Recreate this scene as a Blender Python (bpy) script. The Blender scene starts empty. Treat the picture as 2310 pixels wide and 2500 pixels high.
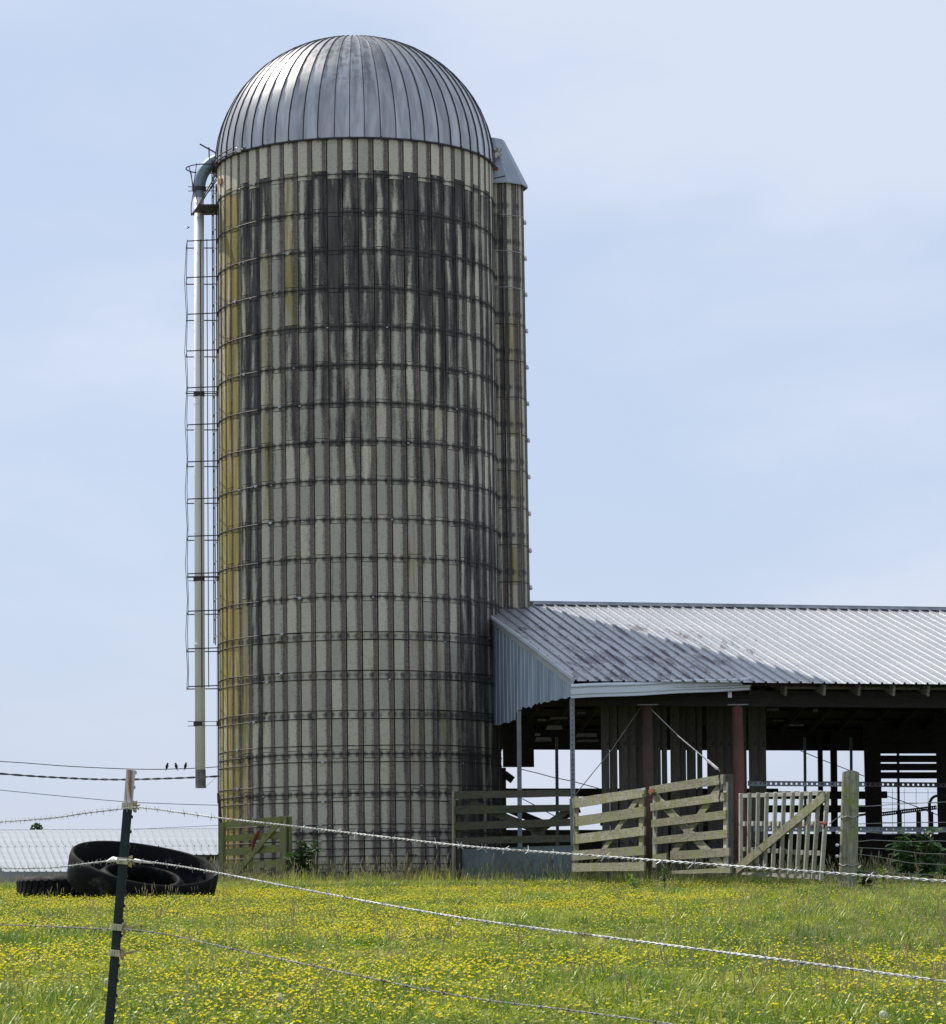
import bpy, bmesh, math, random
from mathutils import Vector, Matrix, noise
R_ = math.radians
random.seed(7)
scene = bpy.context.scene
C = scene.collection

# ------------------------------------------------------------------ camera
F_PX = 7934.25; TH = R_(7.1466); RO = R_(.56925); EYE = Vector((0, 0, -.87))
RV = Vector((1, 0, 0)); UV_ = Vector((0, -math.sin(TH), math.cos(TH))); FV = Vector((0, math.cos(TH), math.sin(TH)))
def ray(u, v):
    x = (u-1155)/F_PX; y = -(v-1250)/F_PX
    c, n = math.cos(RO), math.sin(RO)
    return FV + RV*(x*c+y*n) + UV_*(-x*n+y*c)
def at(u, v, Y):
    """point at world depth Y seen at photo position (u, v)"""
    d = ray(u, v); return EYE + d*(Y/d.y)
cam = bpy.data.cameras.new('camera'); co = bpy.data.objects.new('camera', cam); C.objects.link(co)
cx = RV*math.cos(RO) - UV_*math.sin(RO); cy = RV*math.sin(RO) + UV_*math.cos(RO); cz = -FV
co.matrix_world = Matrix(((cx.x, cy.x, cz.x, EYE.x), (cx.y, cy.y, cz.y, EYE.y), (cx.z, cy.z, cz.z, EYE.z), (0, 0, 0, 1)))
cam.sensor_fit = 'HORIZONTAL'; cam.sensor_width = 36; cam.lens = F_PX/2310*36
cam.clip_start = .1; cam.clip_end = 6000
scene.camera = co

# ------------------------------------------------------------------ light
SUN_EL = R_(49); SUN_AZ = R_(-43)          # azimuth from +Y, negative to the left
world = bpy.data.worlds.new('World'); scene.world = world; world.use_nodes = True
nt = world.node_tree; nt.nodes.clear()
def N(nt, t, **k):
    n = nt.nodes.new(t)
    for a, b in k.items(): setattr(n, a, b)
    return n
def mth(nt, op, a, b=None, c=None, clamp=False):
    n = N(nt, 'ShaderNodeMath', operation=op, use_clamp=clamp)
    for i, v in enumerate((a, b, c)):
        if v is None: continue
        if isinstance(v, (int, float)): n.inputs[i].default_value = v
        else: nt.links.new(v, n.inputs[i])
    return n.outputs[0]
def mixc(nt, f, a, b, mode='MIX'):
    n = N(nt, 'ShaderNodeMix', data_type='RGBA', blend_type=mode)
    for i, v in ((0, f), (6, a), (7, b)):
        if isinstance(v, (int, float)): n.inputs[i].default_value = v
        elif isinstance(v, (tuple, list)): n.inputs[i].default_value = (*v[:3], 1)
        else: nt.links.new(v, n.inputs[i])
    return n.outputs[2]
def rng(nt, v, a, b, c=0., d=1., smooth=True):
    n = N(nt, 'ShaderNodeMapRange', interpolation_type='SMOOTHSTEP' if smooth else 'LINEAR')
    nt.links.new(v, n.inputs[0])
    for i, x in zip((1, 2, 3, 4), (a, b, c, d)): n.inputs[i].default_value = x
    return n.outputs[0]
def nz(nt, vec, scale, detail=4, rough=.55, dist=0.):
    n = N(nt, 'ShaderNodeTexNoise'); n.inputs['Scale'].default_value = scale
    n.inputs['Detail'].default_value = detail; n.inputs['Roughness'].default_value = rough; n.inputs['Distortion'].default_value = dist
    if vec: nt.links.new(vec, n.inputs['Vector'])
    return n.outputs['Fac']
def mp(nt, vec, s=(1, 1, 1), r=(0, 0, 0), l=(0, 0, 0)):
    n = N(nt, 'ShaderNodeMapping'); nt.links.new(vec, n.inputs[0])
    n.inputs['Scale'].default_value = s; n.inputs['Rotation'].default_value = r; n.inputs['Location'].default_value = l
    return n.outputs[0]
sky = N(nt, 'ShaderNodeTexSky', sky_type='NISHITA', sun_disc=False, sun_elevation=SUN_EL, sun_rotation=SUN_AZ,
        altitude=50, air_density=1.0, dust_density=1.6, ozone_density=2.2)
geo = N(nt, 'ShaderNodeTexCoord')
# thin high haze and soft clouds, everywhere round the sky
cl = nz(nt, mp(nt, geo.outputs['Generated'], (5.0, 5.0, 13.0), (0.05, .18, .35)), 1.0, 6, .52, .35)
cl2 = nz(nt, mp(nt, geo.outputs['Generated'], (2.2, 2.2, 5.5), (0, .2, 1.4)), 1.0, 3, .5)
cmask = mth(nt, 'MULTIPLY', rng(nt, mth(nt, 'ADD', mth(nt, 'MULTIPLY', cl, .55), mth(nt, 'MULTIPLY', cl2, .45)), .43, .61), .68)
haze_c = mixc(nt, .84, sky.outputs[0], (4.7, 5.6, 7.3))
skyc = mixc(nt, cmask, haze_c, (6.3, 6.75, 7.75))
sep = N(nt, 'ShaderNodeSeparateXYZ'); nt.links.new(geo.outputs['Generated'], sep.inputs[0])
low = rng(nt, sep.outputs[2], -.02, .13, .62, 0)
skyc = mixc(nt, low, skyc, (5.35, 5.75, 6.65))
bg = N(nt, 'ShaderNodeBackground'); bg.inputs[1].default_value = .112
nt.links.new(skyc, bg.inputs[0]); wo_ = N(nt, 'ShaderNodeOutputWorld'); nt.links.new(bg.outputs[0], wo_.inputs[0])
sd = bpy.data.lights.new('sun', 'SUN'); sd.energy = 5.0; sd.angle = R_(.6); sd.color = (1, .95, .86)
so = bpy.data.objects.new('sun', sd); C.objects.link(so)
sdir = Vector((math.sin(SUN_AZ)*math.cos(SUN_EL), math.cos(SUN_AZ)*math.cos(SUN_EL), math.sin(SUN_EL)))
so.rotation_euler = sdir.to_track_quat('Z', 'Y').to_euler()
vs = scene.view_settings; vs.view_transform = 'Standard'; vs.look = 'None'; vs.gamma = 1; vs.use_curve_mapping = False; vs.exposure = 0.12
scene.render.resolution_x = 946; scene.render.resolution_y = 1024
scene.cycles.max_bounces = 6; scene.cycles.diffuse_bounces = 3; scene.cycles.transparent_max_bounces = 8

# ------------------------------------------------------------------ helpers
WO = {}                                    # world origin of every parent
def tag(o, label=None, cat=None, group=None, kind=None):
    for k, v in (('label', label), ('category', cat), ('group', group), ('kind', kind)):
        if v: o[k] = v
    return o
def thing(name, label, cat, loc=(0, 0, 0), group=None, parent=None):
    o = bpy.data.objects.new(name, None); C.objects.link(o); o.empty_display_size = .2
    base = WO.get(parent.name, Vector()) if parent else Vector()
    o.location = Vector(loc) - base; WO[o.name] = Vector(loc)
    if parent: o.parent = parent
    return tag(o, label, cat, group)
def frame(p0, p1, up=(0, 0, 1)):
    a = (Vector(p1)-Vector(p0)); L = a.length; a.normalize()
    u = Vector(up); s = a.cross(u)
    if s.length < 1e-4: s = a.cross(Vector((0, 1, 0)))
    s.normalize(); u = s.cross(a).normalized()
    return a, s, u, L
class MB:
    def __init__(s): s.v = []; s.f = []; s.m = []
    def add(s, vs, fs, mi=0):
        b = len(s.v); s.v += [Vector(x) for x in vs]
        for f in fs: s.f.append([b+i for i in f]); s.m.append(mi)
        return s
    def box(s, p0, p1, w, t, up=(0, 0, 1), mi=0, bev=0.):
        """bar from p0 to p1, w wide along up, t thick along side"""
        a, sd_, u, L = frame(p0, p1, up); p0 = Vector(p0); p1 = Vector(p1)
        if bev:
            q = []
            for P, o in ((p0, 0), (p0+a*bev, bev), (p1-a*bev, bev), (p1, 0)):
                k = bev if o == 0 else 0
                hw, ht = w/2-k, t/2-k
                q += [P+u*hw+sd_*ht, P-u*hw+sd_*ht, P-u*hw-sd_*ht, P+u*hw-sd_*ht]
            fs = [[3, 2, 1, 0], [12, 13, 14, 15]]
            for k in range(3):
                for i in range(4):
                    j = (i+1) % 4; fs.append([4*k+i, 4*k+j, 4*k+4+j, 4*k+4+i])
            return s.add(q, fs, mi)
        q = []
        for P in (p0, p1):
            q += [P+u*w/2+sd_*t/2, P-u*w/2+sd_*t/2, P-u*w/2-sd_*t/2, P+u*w/2-sd_*t/2]
        return s.add(q, [[3, 2, 1, 0], [4, 5, 6, 7], [0, 1, 5, 4], [1, 2, 6, 5], [2, 3, 7, 6], [3, 0, 4, 7]], mi)
    def tube(s, pts, r, seg=6, mi=0, cap=True, closed=False):
        pts = [Vector(p) for p in pts]; n = len(pts); q = []
        prev = None
        for i, p in enumerate(pts):
            if closed: t = pts[(i+1) % n]-pts[i-1]
            else: t = pts[min(i+1, n-1)]-pts[max(i-1, 0)]
            t.normalize()
            if prev is None:
                a = Vector((0, 0, 1)) if abs(t.z) < .9 else Vector((0, 1, 0))
                u = t.cross(a).normalized()
            else:
                u = (prev - t*prev.dot(t)).normalized()
            prev = u; w = t.cross(u)
            rr = r[i] if isinstance(r, (list, tuple)) else r
            for k in range(seg):
                an = 2*math.pi*k/seg; q.append(p+u*math.cos(an)*rr+w*math.sin(an)*rr)
        fs = []
        for i in range(n if closed else n-1):
            j = (i+1) % n
            for k in range(seg):
                l = (k+1) % seg; fs.append([i*seg+k, i*seg+l, j*seg+l, j*seg+k])
        if cap and not closed: fs += [list(range(seg))[::-1], [(n-1)*seg+k for k in range(seg)]]
        return s.add(q, fs, mi)
    def lathe(s, prof, seg, M=Matrix(), mi=0, warp=None):
        q = []
        for (r, z) in prof:
            for k in range(seg):
                an = 2*math.pi*k/seg; p = Vector((r*math.cos(an), r*math.sin(an), z))
                if warp: p = warp(p, an)
                q.append(M @ p)
        fs = []
        for i in range(len(prof)-1):
            for k in range(seg):
                l = (k+1) % seg; fs.append([i*seg+k, i*seg+l, (i+1)*seg+l, (i+1)*seg+k])
        return s.add(q, fs, mi)
    def build(s, name, mat, parent=None, smooth=False, origin=None, recalc=True):
        base = WO.get(parent.name, Vector()) if parent else Vector()
        if origin is None:
            lo = Vector([min(p[i] for p in s.v) for i in range(3)]); hi = Vector([max(p[i] for p in s.v) for i in range(3)])
            origin = (lo+hi)/2
            if not parent: origin.z = lo.z
        origin = Vector(origin)
        me = bpy.data.meshes.new(name); me.from_pydata([p-origin for p in s.v], [], s.f)
        mats = mat if isinstance(mat, (list, tuple)) else [mat]
        for m in mats: me.materials.append(m)
        if len(mats) > 1: me.polygons.foreach_set('material_index', s.m)
        if recalc:
            bm = bmesh.new(); bm.from_mesh(me); bmesh.ops.recalc_face_normals(bm, faces=bm.faces); bm.to_mesh(me); bm.free()
        if smooth: me.polygons.foreach_set('use_smooth', [True]*len(me.polygons))
        me.update()
        o = bpy.data.objects.new(name, me); C.objects.link(o); o.location = origin-base
        if parent: o.parent = parent
        WO[o.name] = origin
        return o
def obj_of(me, name, parent, loc=(0, 0, 0), rz=0):
    o = bpy.data.objects.new(name, me); C.objects.link(o); o.parent = parent; o.location = loc; o.rotation_euler.z = rz
    return o

# ------------------------------------------------------------------ materials
def mat(name, fn, rough=.7, metal=0., bump=None, spec=.3):
    m = bpy.data.materials.new(name); m.use_nodes = True; t = m.node_tree
    p = t.nodes['Principled BSDF']; p.inputs['Roughness'].default_value = rough; p.inputs['Metallic'].default_value = metal
    p.inputs['Specular IOR Level'].default_value = spec
    tc = N(t, 'ShaderNodeTexCoord')
    col = fn(t, tc, p)
    if isinstance(col, tuple): p.inputs['Base Color'].default_value = (*col, 1)
    elif col is not None: t.links.new(col, p.inputs['Base Color'])
    if bump:
        b = N(t, 'ShaderNodeBump'); b.inputs['Strength'].default_value = bump[1]; b.inputs['Distance'].default_value = bump[2] if len(bump) > 2 else .01
        t.links.new(bump[0](t, tc), b.inputs['Height']); t.links.new(b.outputs[0], p.inputs['Normal'])
    return m
def world_pos(t):
    return N(t, 'ShaderNodeNewGeometry').outputs['Position']
def orand(t): return N(t, 'ShaderNodeObjectInfo').outputs['Random']
def wood(name, a, b, moss=None, dark=.35, grain=(3, 3, 60), rough=.85, mossth=(.52, .66)):
    """weathered board; grain follows the board's long axis as laid out in the object's box"""
    def f(t, tc, p):
        P = tc.outputs['Object']
        g = nz(t, mp(t, P, grain), 1, 5, .6, .4)
        c = mixc(t, rng(t, g, .3, .7), a, b)
        sp = nz(t, P, 9, 5, .65)
        c = mixc(t, mth(t, 'MULTIPLY', rng(t, sp, .52, .72), dark*1.6), c, tuple(x*.22 for x in a))
        r = orand(t)
        c = mixc(t, 1.0, c, N_gray(t, mth(t, 'MULTIPLY_ADD', r, .45, .75)), 'MULTIPLY')
        if moss:
            mn = nz(t, mp(t, world_pos(t), (1, 1, 1)), 3.2, 4, .6)
            c = mixc(t, mth(t, 'MULTIPLY', rng(t, mth(t, 'ADD', mth(t, 'MULTIPLY', mn, .8), mth(t, 'MULTIPLY', sp, .2)), *mossth), .85), c, moss)
        return c
    return mat(name, f, rough, bump=(lambda t, tc: nz(t, mp(t, tc.outputs['Object'], grain), 1.4, 5, .65), .5, .006))
def N_gray(t, v):
    n = N(t, 'ShaderNodeCombineColor')
    for i in range(3): t.links.new(v, n.inputs[i])
    return n.outputs[0]
M = {}
HG = (4, 4, 55)      # horizontal boards: streaks run level
VG = (50, 50, 3)     # upright boards
M['gate_wood'] = wood('mossy gate wood', (.31, .29, .22), (.15, .14, .105), (.18, .20, .06), .75, HG, mossth=(.46, .62))
M['gate_post_wood'] = wood('mossy upright wood', (.34, .30, .21), (.21, .19, .13), (.22, .25, .07), .4, VG)
M['green_wood'] = wood('green algae wood', (.23, .215, .12), (.125, .12, .065), (.17, .19, .045), .6, HG, mossth=(.40, .60))
M['green_post'] = wood('green algae upright wood', (.21, .185, .115), (.13, .12, .07), (.16, .18, .045), .55, VG, mossth=(.40, .60))
M['dark_board'] = wood('shade darkened fence board', (.085, .078, .055), (.050, .046, .034), (.07, .075, .035), .4, HG)  # board colour darkened to carry the shade of the silo
M['barn_board'] = wood('grey brown barn plank', (.13, .118, .095), (.075, .068, .055), None, .5, VG)
M['barn_beam'] = wood('dark barn timber', (.045, .037, .031), (.022, .019, .017), None, .4, HG)  # timber set near black to carry the shade inside the barn
M['tail_wood'] = wood('rafter wood', (.24, .225, .18), (.13, .12, .10), None, .4, HG)
M['pale_wood'] = wood('pale picket wood', (.46, .45, .38), (.31, .30, .25), (.28, .29, .12), .35, VG, mossth=(.55, .72))
M['rail_wood'] = wood('pale grey rail wood', (.48, .47, .44), (.32, .31, .29), None, .45, HG)
M['post_wood'] = wood('round post wood', (.36, .35, .25), (.17, .165, .11), (.20, .25, .045), .55, (22, 22, 2.2), mossth=(.50, .62))
def steel(name, col, rough=.45, metal=.7, var=.25, stain=None, sc=2.5, stretch=(1, 1, 1)):
    def f(t, tc, p):
        P = mp(t, tc.outputs['Object'], stretch)
        n = nz(t, P, sc, 5, .6)
        c = mixc(t, rng(t, n, .3, .7), tuple(x*(1-var) for x in col), tuple(min(1, x*(1+var)) for x in col))
        c = mixc(t, 1.0, c, N_gray(t, mth(t, 'MULTIPLY_ADD', orand(t), .2, .9)), 'MULTIPLY')
        if stain:
            s = rng(t, nz(t, P, sc*2.3, 6, .65), stain[1], stain[1]+.12)
            c = mixc(t, s, c, stain[0]); t.links.new(mth(t, 'SUBTRACT', metal, mth(t, 'MULTIPLY', s, metal)), p.inputs['Metallic'])
        return c
    return mat(name, f, rough, metal, spec=.4)
M['hoop'] = steel('rusted hoop steel', (.055, .045, .043), .6, .35, .35)
M['lug'] = steel('galvanised lug', (.40, .40, .40), .5, .6)
M['cage'] = steel('brown painted cage steel', (.060, .040, .042), .65, .2, .3)
M['rung'] = steel('worn rung', (.42, .41, .40), .5, .5)
M['rust_pole'] = steel('rust red pipe', (.155, .062, .042), .72, .1, .3, ((.075, .035, .028), .60), 3, (1, 1, .4))
M['rust_dark'] = steel('dark brown rusted pipe', (.085, .045, .035), .75, .1, .3, ((.05, .028, .024), .58), 3, (1, 1, .4))
M['galv'] = steel('galvanised trim', (.60, .63, .66), .42, .35, .1, None, 2, (.3, .3, 2))
M['telespar'] = steel('perforated steel', (.20, .22, .235), .55, .4, .2, ((.10, .055, .04), .58))
M['trough'] = steel('stained metal sheet', (.10, .125, .13), .6, .2, .3, ((.045, .05, .045), .55), 1.4)
M['elbow'] = steel('blue grey elbow', (.20, .25, .29), .5, .35, .12)
M['wire'] = steel('galvanised wire', (.40, .41, .40), .5, .35, .3, ((.14, .10, .075), .56), 4)
M['wire_dull'] = steel('dull barbed wire', (.20, .20, .19), .6, .3, .3, ((.07, .05, .04), .5), 5)
M['thinwire'] = steel('dull fence wire', (.30, .29, .27), .5, .5)
M['black_cable'] = mat('black cable', lambda t, tc, p: (.02, .02, .022), .6)
M['chain'] = steel('chain steel', (.33, .32, .31), .5, .6)
M['rope'] = steel('steel cable', (.20, .19, .175), .5, .5)
def pvc(t, tc, p):
    n = nz(t, mp(t, tc.outputs['Object'], (3, 3, .3)), 2, 5, .6)
    return mixc(t, rng(t, n, .35, .75), (.90, .89, .87), (.80, .79, .765))
M['pvc'] = mat('aged white pipe', pvc, .45)
M['coupling'] = steel('dirty grey coupling', (.19, .18, .18), .8, 0, .4, None, 9)
M['red_rag'] = mat('red twine', lambda t, tc, p: (.20, .035, .02), .9)
M['cream'] = mat('cream plastic', lambda t, tc, p: mixc(t, rng(t, nz(t, tc.outputs['Object'], 60), .4, .6), (.62, .57, .40), (.50, .44, .28)), .5)
M['cream_old'] = mat('browned plastic', lambda t, tc, p: mixc(t, rng(t, nz(t, tc.outputs['Object'], 90), .4, .6), (.46, .36, .17), (.30, .21, .09)), .6)
M['tpost'] = mat('dark green post paint', lambda t, tc, p: mixc(t, rng(t, nz(t, tc.outputs['Object'], 25, 5), .45, .75), (.006, .016, .013), (.018, .028, .022)), .5, spec=.35)
def wtop(t, tc, p):
    n = nz(t, mp(t, tc.outputs['Object'], (60, 60, 9)), 1, 5, .6)
    sx = N(t, 'ShaderNodeSeparateXYZ'); t.links.new(tc.outputs['Object'], sx.inputs[0])
    band = rng(t, mth(t, 'ABSOLUTE', mth(t, 'ADD', sx.outputs[0], .0)), .003, .014, 1, 0)
    return mixc(t, mth(t, 'MULTIPLY', band, rng(t, n, .38, .52)), (.60, .585, .56), (.26, .12, .05))
M['tpost_white'] = mat('white post paint with rust', wtop, .5)
def rub(t, tc, p):
    n = nz(t, tc.outputs['Object'], 5, 6, .65)
    t.links.new(rng(t, n, .3, .7, .65, .85), p.inputs['Roughness'])
    c = mixc(t, rng(t, n, .45, .75), (.005, .005, .0055), (.012, .0115, .0115))
    return mixc(t, mth(t, 'MULTIPLY', rng(t, nz(t, tc.outputs['Object'], 2.2, 6, .7), .54, .72), .75), c, (.10, .095, .08))
M['rubber'] = mat('old rubber', rub, .75, spec=.12)
M['bird'] = mat('dark feathers', lambda t, tc, p: (.035, .03, .032), .8)
def leafm(name, a, b, tr=.35, brown=None, sheen=.06):
    m = bpy.data.materials.new(name); m.use_nodes = True; t = m.node_tree; t.nodes.clear()
    oi = N(t, 'ShaderNodeObjectInfo')
    P = world_pos(t)
    f = mth(t, 'ADD', mth(t, 'MULTIPLY', oi.outputs['Random'], .5), mth(t, 'MULTIPLY', rng(t, nz(t, P, .55, 4, .6), .3, .7), .5))
    col = mixc(t, f, a, b)
    if brown: col = mixc(t, mth(t, 'MULTIPLY', rng(t, mth(t, 'ADD', nz(t, mp(t, P, (1, .6, 1)), 1.1, 4, .65), mth(t, 'MULTIPLY_ADD', oi.outputs['Random'], .3, -.15)), .54, .70), .75), col, brown)
    d = N(t, 'ShaderNodeBsdfDiffuse'); tl = N(t, 'ShaderNodeBsdfTranslucent'); gl = N(t, 'ShaderNodeBsdfGlossy'); gl.inputs['Roughness'].default_value = .45
    t.links.new(col, d.inputs[0]); t.links.new(mixc(t, 1, col, (1.15, 1.25, .6), 'MULTIPLY'), tl.inputs[0]); gl.inputs[0].default_value = (.6, .62, .5, 1)
    m1 = N(t, 'ShaderNodeMixShader'); m1.inputs[0].default_value = tr; t.links.new(d.outputs[0], m1.inputs[1]); t.links.new(tl.outputs[0], m1.inputs[2])
    m2 = N(t, 'ShaderNodeMixShader'); m2.inputs[0].default_value = sheen; t.links.new(m1.outputs[0], m2.inputs[1]); t.links.new(gl.outputs[0], m2.inputs[2])
    o = N(t, 'ShaderNodeOutputMaterial'); t.links.new(m2.outputs[0], o.inputs[0]); return m
M['grass'] = leafm('meadow grass', (.105, .195, .014), (.50, .50, .070), .38, (.36, .28, .11), .09)
M['grass_dark'] = leafm('lush grass', (.035, .095, .013), (.19, .28, .036), .34, None, .08)
M['straw'] = leafm('dry grass stem', (.56, .49, .28), (.40, .31, .16), .3)
M['leaf_dark'] = leafm('dark weed leaf', (.030, .075, .030), (.055, .11, .035), .25)
M['leaf_bright'] = leafm('bright weed leaf', (.20, .34, .04), (.13, .25, .035), .45)
M['stem'] = leafm('weed stem', (.10, .14, .04), (.13, .10, .05), .1)
M['petal'] = leafm('buttercup yellow', (.95, .80, .05), (.92, .70, .03), .28)
M['fluff'] = leafm('dandelion fluff', (.72, .70, .65), (.60, .58, .52), .4)
M['clover'] = leafm('clover head', (.62, .55, .47), (.50, .40, .36), .3)

# silo concrete: every stave carries its own stain-and-shade, lichen and tone numbers
SILO = Vector((-2.305, 65.7, 0)); SR = 2.838; NST = 58; PITCH = 2*math.pi/NST; ROWH = .762; ZTOP = 14.525; LEAN = -.00424
silo = thing('silo', 'tall stained concrete silo banded with steel hoops under a silver metal dome', 'silo', SILO)
silo.rotation_euler.y = LEAN; WO[silo.name] = Vector((0, 0, 0))    # its parts are given in its own frame
def attr(t, n):
    a = N(t, 'ShaderNodeAttribute', attribute_name=n, attribute_type='GEOMETRY'); b = N(t, 'ShaderNodeAttribute', attribute_name=n, attribute_type='OBJECT')
    return mth(t, 'ADD', a.outputs['Fac'], b.outputs['Fac'])
def concrete(name, groove, centre=(0, 0), pitch=PITCH, edges=True):
    def f(t, tc, p):
        tc.object = silo
        O = tc.outputs['Object']
        sx = N(t, 'ShaderNodeSeparateXYZ'); t.links.new(O, sx.inputs[0]); X, Yc, Z = sx.outputs
        ang = mth(t, 'ARCTAN2', mth(t, 'SUBTRACT', X, centre[0]), mth(t, 'MULTIPLY', mth(t, 'SUBTRACT', Yc, centre[1]), -1))
        cb = N(t, 'ShaderNodeCombineXYZ'); t.links.new(mth(t, 'MULTIPLY', ang, SR), cb.inputs[0]); t.links.new(Z, cb.inputs[1])
        A = cb.outputs[0]
        streak = nz(t, mp(t, A, (11, .55, 1)), 1, 5, .6, .3)
        fine = nz(t, O, 26, 5, .7)
        big = nz(t, mp(t, A, (1.2, .5, 1)), 1, 4, .6)
        st, li, to = attr(t, 'stain'), attr(t, 'lichen'), attr(t, 'tone')
        base = mixc(t, rng(t, to, 0, 1), (.41, .385, .32), (.66, .60, .465))
        base = mixc(t, mth(t, 'MULTIPLY', rng(t, fine, .45, .7), .45), base, (.21, .205, .185))
        if groove:
            base = mixc(t, .80, base, (.175, .138, .122)); base = mixc(t, mth(t, 'MULTIPLY', rng(t, fine, .36, .70), .6), base, (.065, .055, .054))
        fu = mth(t, 'FRACT', mth(t, 'ADD', mth(t, 'DIVIDE', ang, pitch), .5))
        edge = mth(t, 'DIVIDE', mth(t, 'ABSOLUTE', mth(t, 'SUBTRACT', fu, mth(t, 'MULTIPLY_ADD', rng(t, big, .3, .7), .12, .26))), .32)
        zf = mth(t, 'FRACT', mth(t, 'DIVIDE', mth(t, 'SUBTRACT', ZTOP, Z), ROWH))
        band = mth(t, 'ADD', rng(t, zf, .0, .16, 1, 0), rng(t, zf, .90, 1.0))
        e = mth(t, 'ADD', mth(t, 'MULTIPLY', edge, .50), mth(t, 'MULTIPLY', band, .36))
        if groove: e = mth(t, 'MULTIPLY_ADD', band, .25, .24)
        st = mth(t, 'MULTIPLY', st, mth(t, 'MULTIPLY_ADD', rng(t, nz(t, mp(t, A, (3.4, .42, 1), (0, 0, 0), (5, 2, 0)), 1, 5, .65, .5), .32, .68), 1.0, .5))
        m = mth(t, 'ADD', mth(t, 'ADD', st, e), mth(t, 'MULTIPLY_ADD', streak, .8, -.40))
        mask = rng(t, mth(t, 'ADD', m, mth(t, 'MULTIPLY_ADD', fine, .5, -.25)), .46, 1.05)
        lm = rng(t, mth(t, 'ADD', mth(t, 'ADD', li, mth(t, 'MULTIPLY_ADD', big, .9, -.45)), mth(t, 'MULTIPLY_ADD', streak, 1.3, -.65)), .16, .72)
        lc = mixc(t, rng(t, big, .35, .65), (.36, .22, .015), (.25, .22, .05))
        c = mixc(t, mth(t, 'MULTIPLY', lm, .9 if not groove else .15), base, lc)
        c = mixc(t, mth(t, 'MULTIPLY', mask, .92), c, mixc(t, rng(t, nz(t, mp(t, A, (16, 1.2, 1), (0, 0, 0), (2, 7, 0)), 1, 5, .65), .35, .7), (.026, .024, .028), (.085, .080, .080)))
        spk = rng(t, nz(t, O, 34, 2, .5), .72, .76)
        c = mixc(t, mth(t, 'MULTIPLY', spk, mth(t, 'MULTIPLY', band, .55)), c, (.5, .5, .48))
        return c
    return mat(name, f, .9, spec=.15, bump=(lambda t, tc: nz(t, tc.outputs['Object'], 18, 6, .7), .35, .012))
M['conc'] = concrete('silo stave face', False); M['conc_g'] = concrete('silo stave groove', True)
M['joint'] = mat('dark mortar', lambda t, tc, p: (.045, .043, .042), .95)
def stave_vals(c, r):
    """c: angle index, 0 in front, positive to the right (photo); r: row from the top"""
    a = c*PITCH; rd = random.Random(c*131+7); rr = random.Random(c*977+r*31)
    u = 868 + 343*math.sin(a) + (r*.9)                    # where the column stands in the photo, for the record of its stains and shade
    col = rd.random(); st = 0
    if r == 0: st = .02 + .1*rr.random()
    else:
        up = 1 if r <= 3 else max(0, 1-(r-3)/7.0)
        mid = 1 if 600 < u < 1190 else .45
        st = up*mid*(.40+.33*col+.10*rr.random()) + .09 + .07*rr.random()
        if 596 < u < 648: st = max(st, .74-.02*r)
        if 1120 < u < 1168: st = max(st, .66-.012*r)
        if 1168 < u: st = .34 + .25*col
        if 690 < u < 715 and r < 8: st = .25
        if r > 9: st += .04
        if r > 15: st += .07*(r-15)**.8 * .6
        if u > 1040 and r > 11: st += .10+.012*(r-11)  # extra stain at lower right, also standing for light the barn blocks
    li = 0
    if u < 600: li = .46+.35*col if r < 5 else .55+.3*col
    if u < 600 and r == 0: li = .15*col
    if r > 11 and u < 625: li = .85 if u < 600 else .50
    if 545 < u < 604 and r > 4: li = .55+.45*col if u < 585 else .48+.2*rr.random()
    if u < 545: li = .35
    if 718 < u < 748 and 1 <= r <= 4: li = .42; st = .36
    if 655 < u < 690 and 3 <= r <= 9: li = .38; st = min(st, .25)
    if 1000 < u < 1090 and r > 1: li = max(li, .28*rd.random()+.12*rr.random())
    if li > .4: st *= .6
    tone = rr.random()*.75+.1*rd.random() + (.25 if r == 0 else 0)
    if r > 8: tone *= .8
    return min(1, st), li, min(1, tone)

# ------------------------------------------------------------------ ground
def gz(x, y):
    if y < 16: z = -.17-.0262*(63-16) - (16-y)*.062
    elif y < 58: z = -.17-.0262*(63-y)
    elif y < 68: t = (y-58)/10; z = -.301 + .131*(1-(1-t)**2)
    elif y < 78: z = -.17
    else: z = -.17-min(3.6, (y-78)**1.5*.012)
    if 16 < y < 70: z += .030*noise.noise(Vector((x*.35, y*.28, 0))) + .012*noise.noise(Vector((x*1.1, y*.9, 3)))
    return z
def on_ground(u, v, h=0.):
    """where the sight line through (u, v) comes down to h above the ground"""
    lo, hi = 8., 62.
    for Y in [8+i*.25 for i in range(217)]:
        p = at(u, v, Y)
        if p.z <= gz(p.x, p.y)+h: return p
    return at(u, v, 60)
def grd(t, tc, p):
    P = world_pos(t); n = nz(t, P, 6, 6, .65); b = nz(t, P, .5, 4, .6)
    c = mixc(t, rng(t, n, .35, .65), (.060, .075, .022), (.12, .115, .05))
    return mixc(t, mth(t, 'MULTIPLY', rng(t, b, .4, .65), .5), c, (.05, .085, .02))
M['ground'] = mat('meadow soil', grd, .95, bump=(lambda t, tc: nz(t, world_pos(t), 9, 6, .7), .6, .05))
ys = [-40, -10, 0, 6, 10]+[12+i*.8 for i in range(100)]+[95, 100, 110, 130, 160, 220, 400, 900, 2500]
xs = [-2500, -800, -300, -120, -60, -35]+[-22+i*.8 for i in range(56)]+[35, 60, 120, 300, 800, 2500]
g = MB(); g.add([(x, y, gz(x, y)) for y in ys for x in xs], [[j*len(xs)+i, j*len(xs)+i+1, (j+1)*len(xs)+i+1, (j+1)*len(xs)+i] for j in range(len(ys)-1) for i in range(len(xs)-1)])
tag(g.build('ground', M['ground'], smooth=True, origin=(0, 0, 0), recalc=False), kind='structure')

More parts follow.
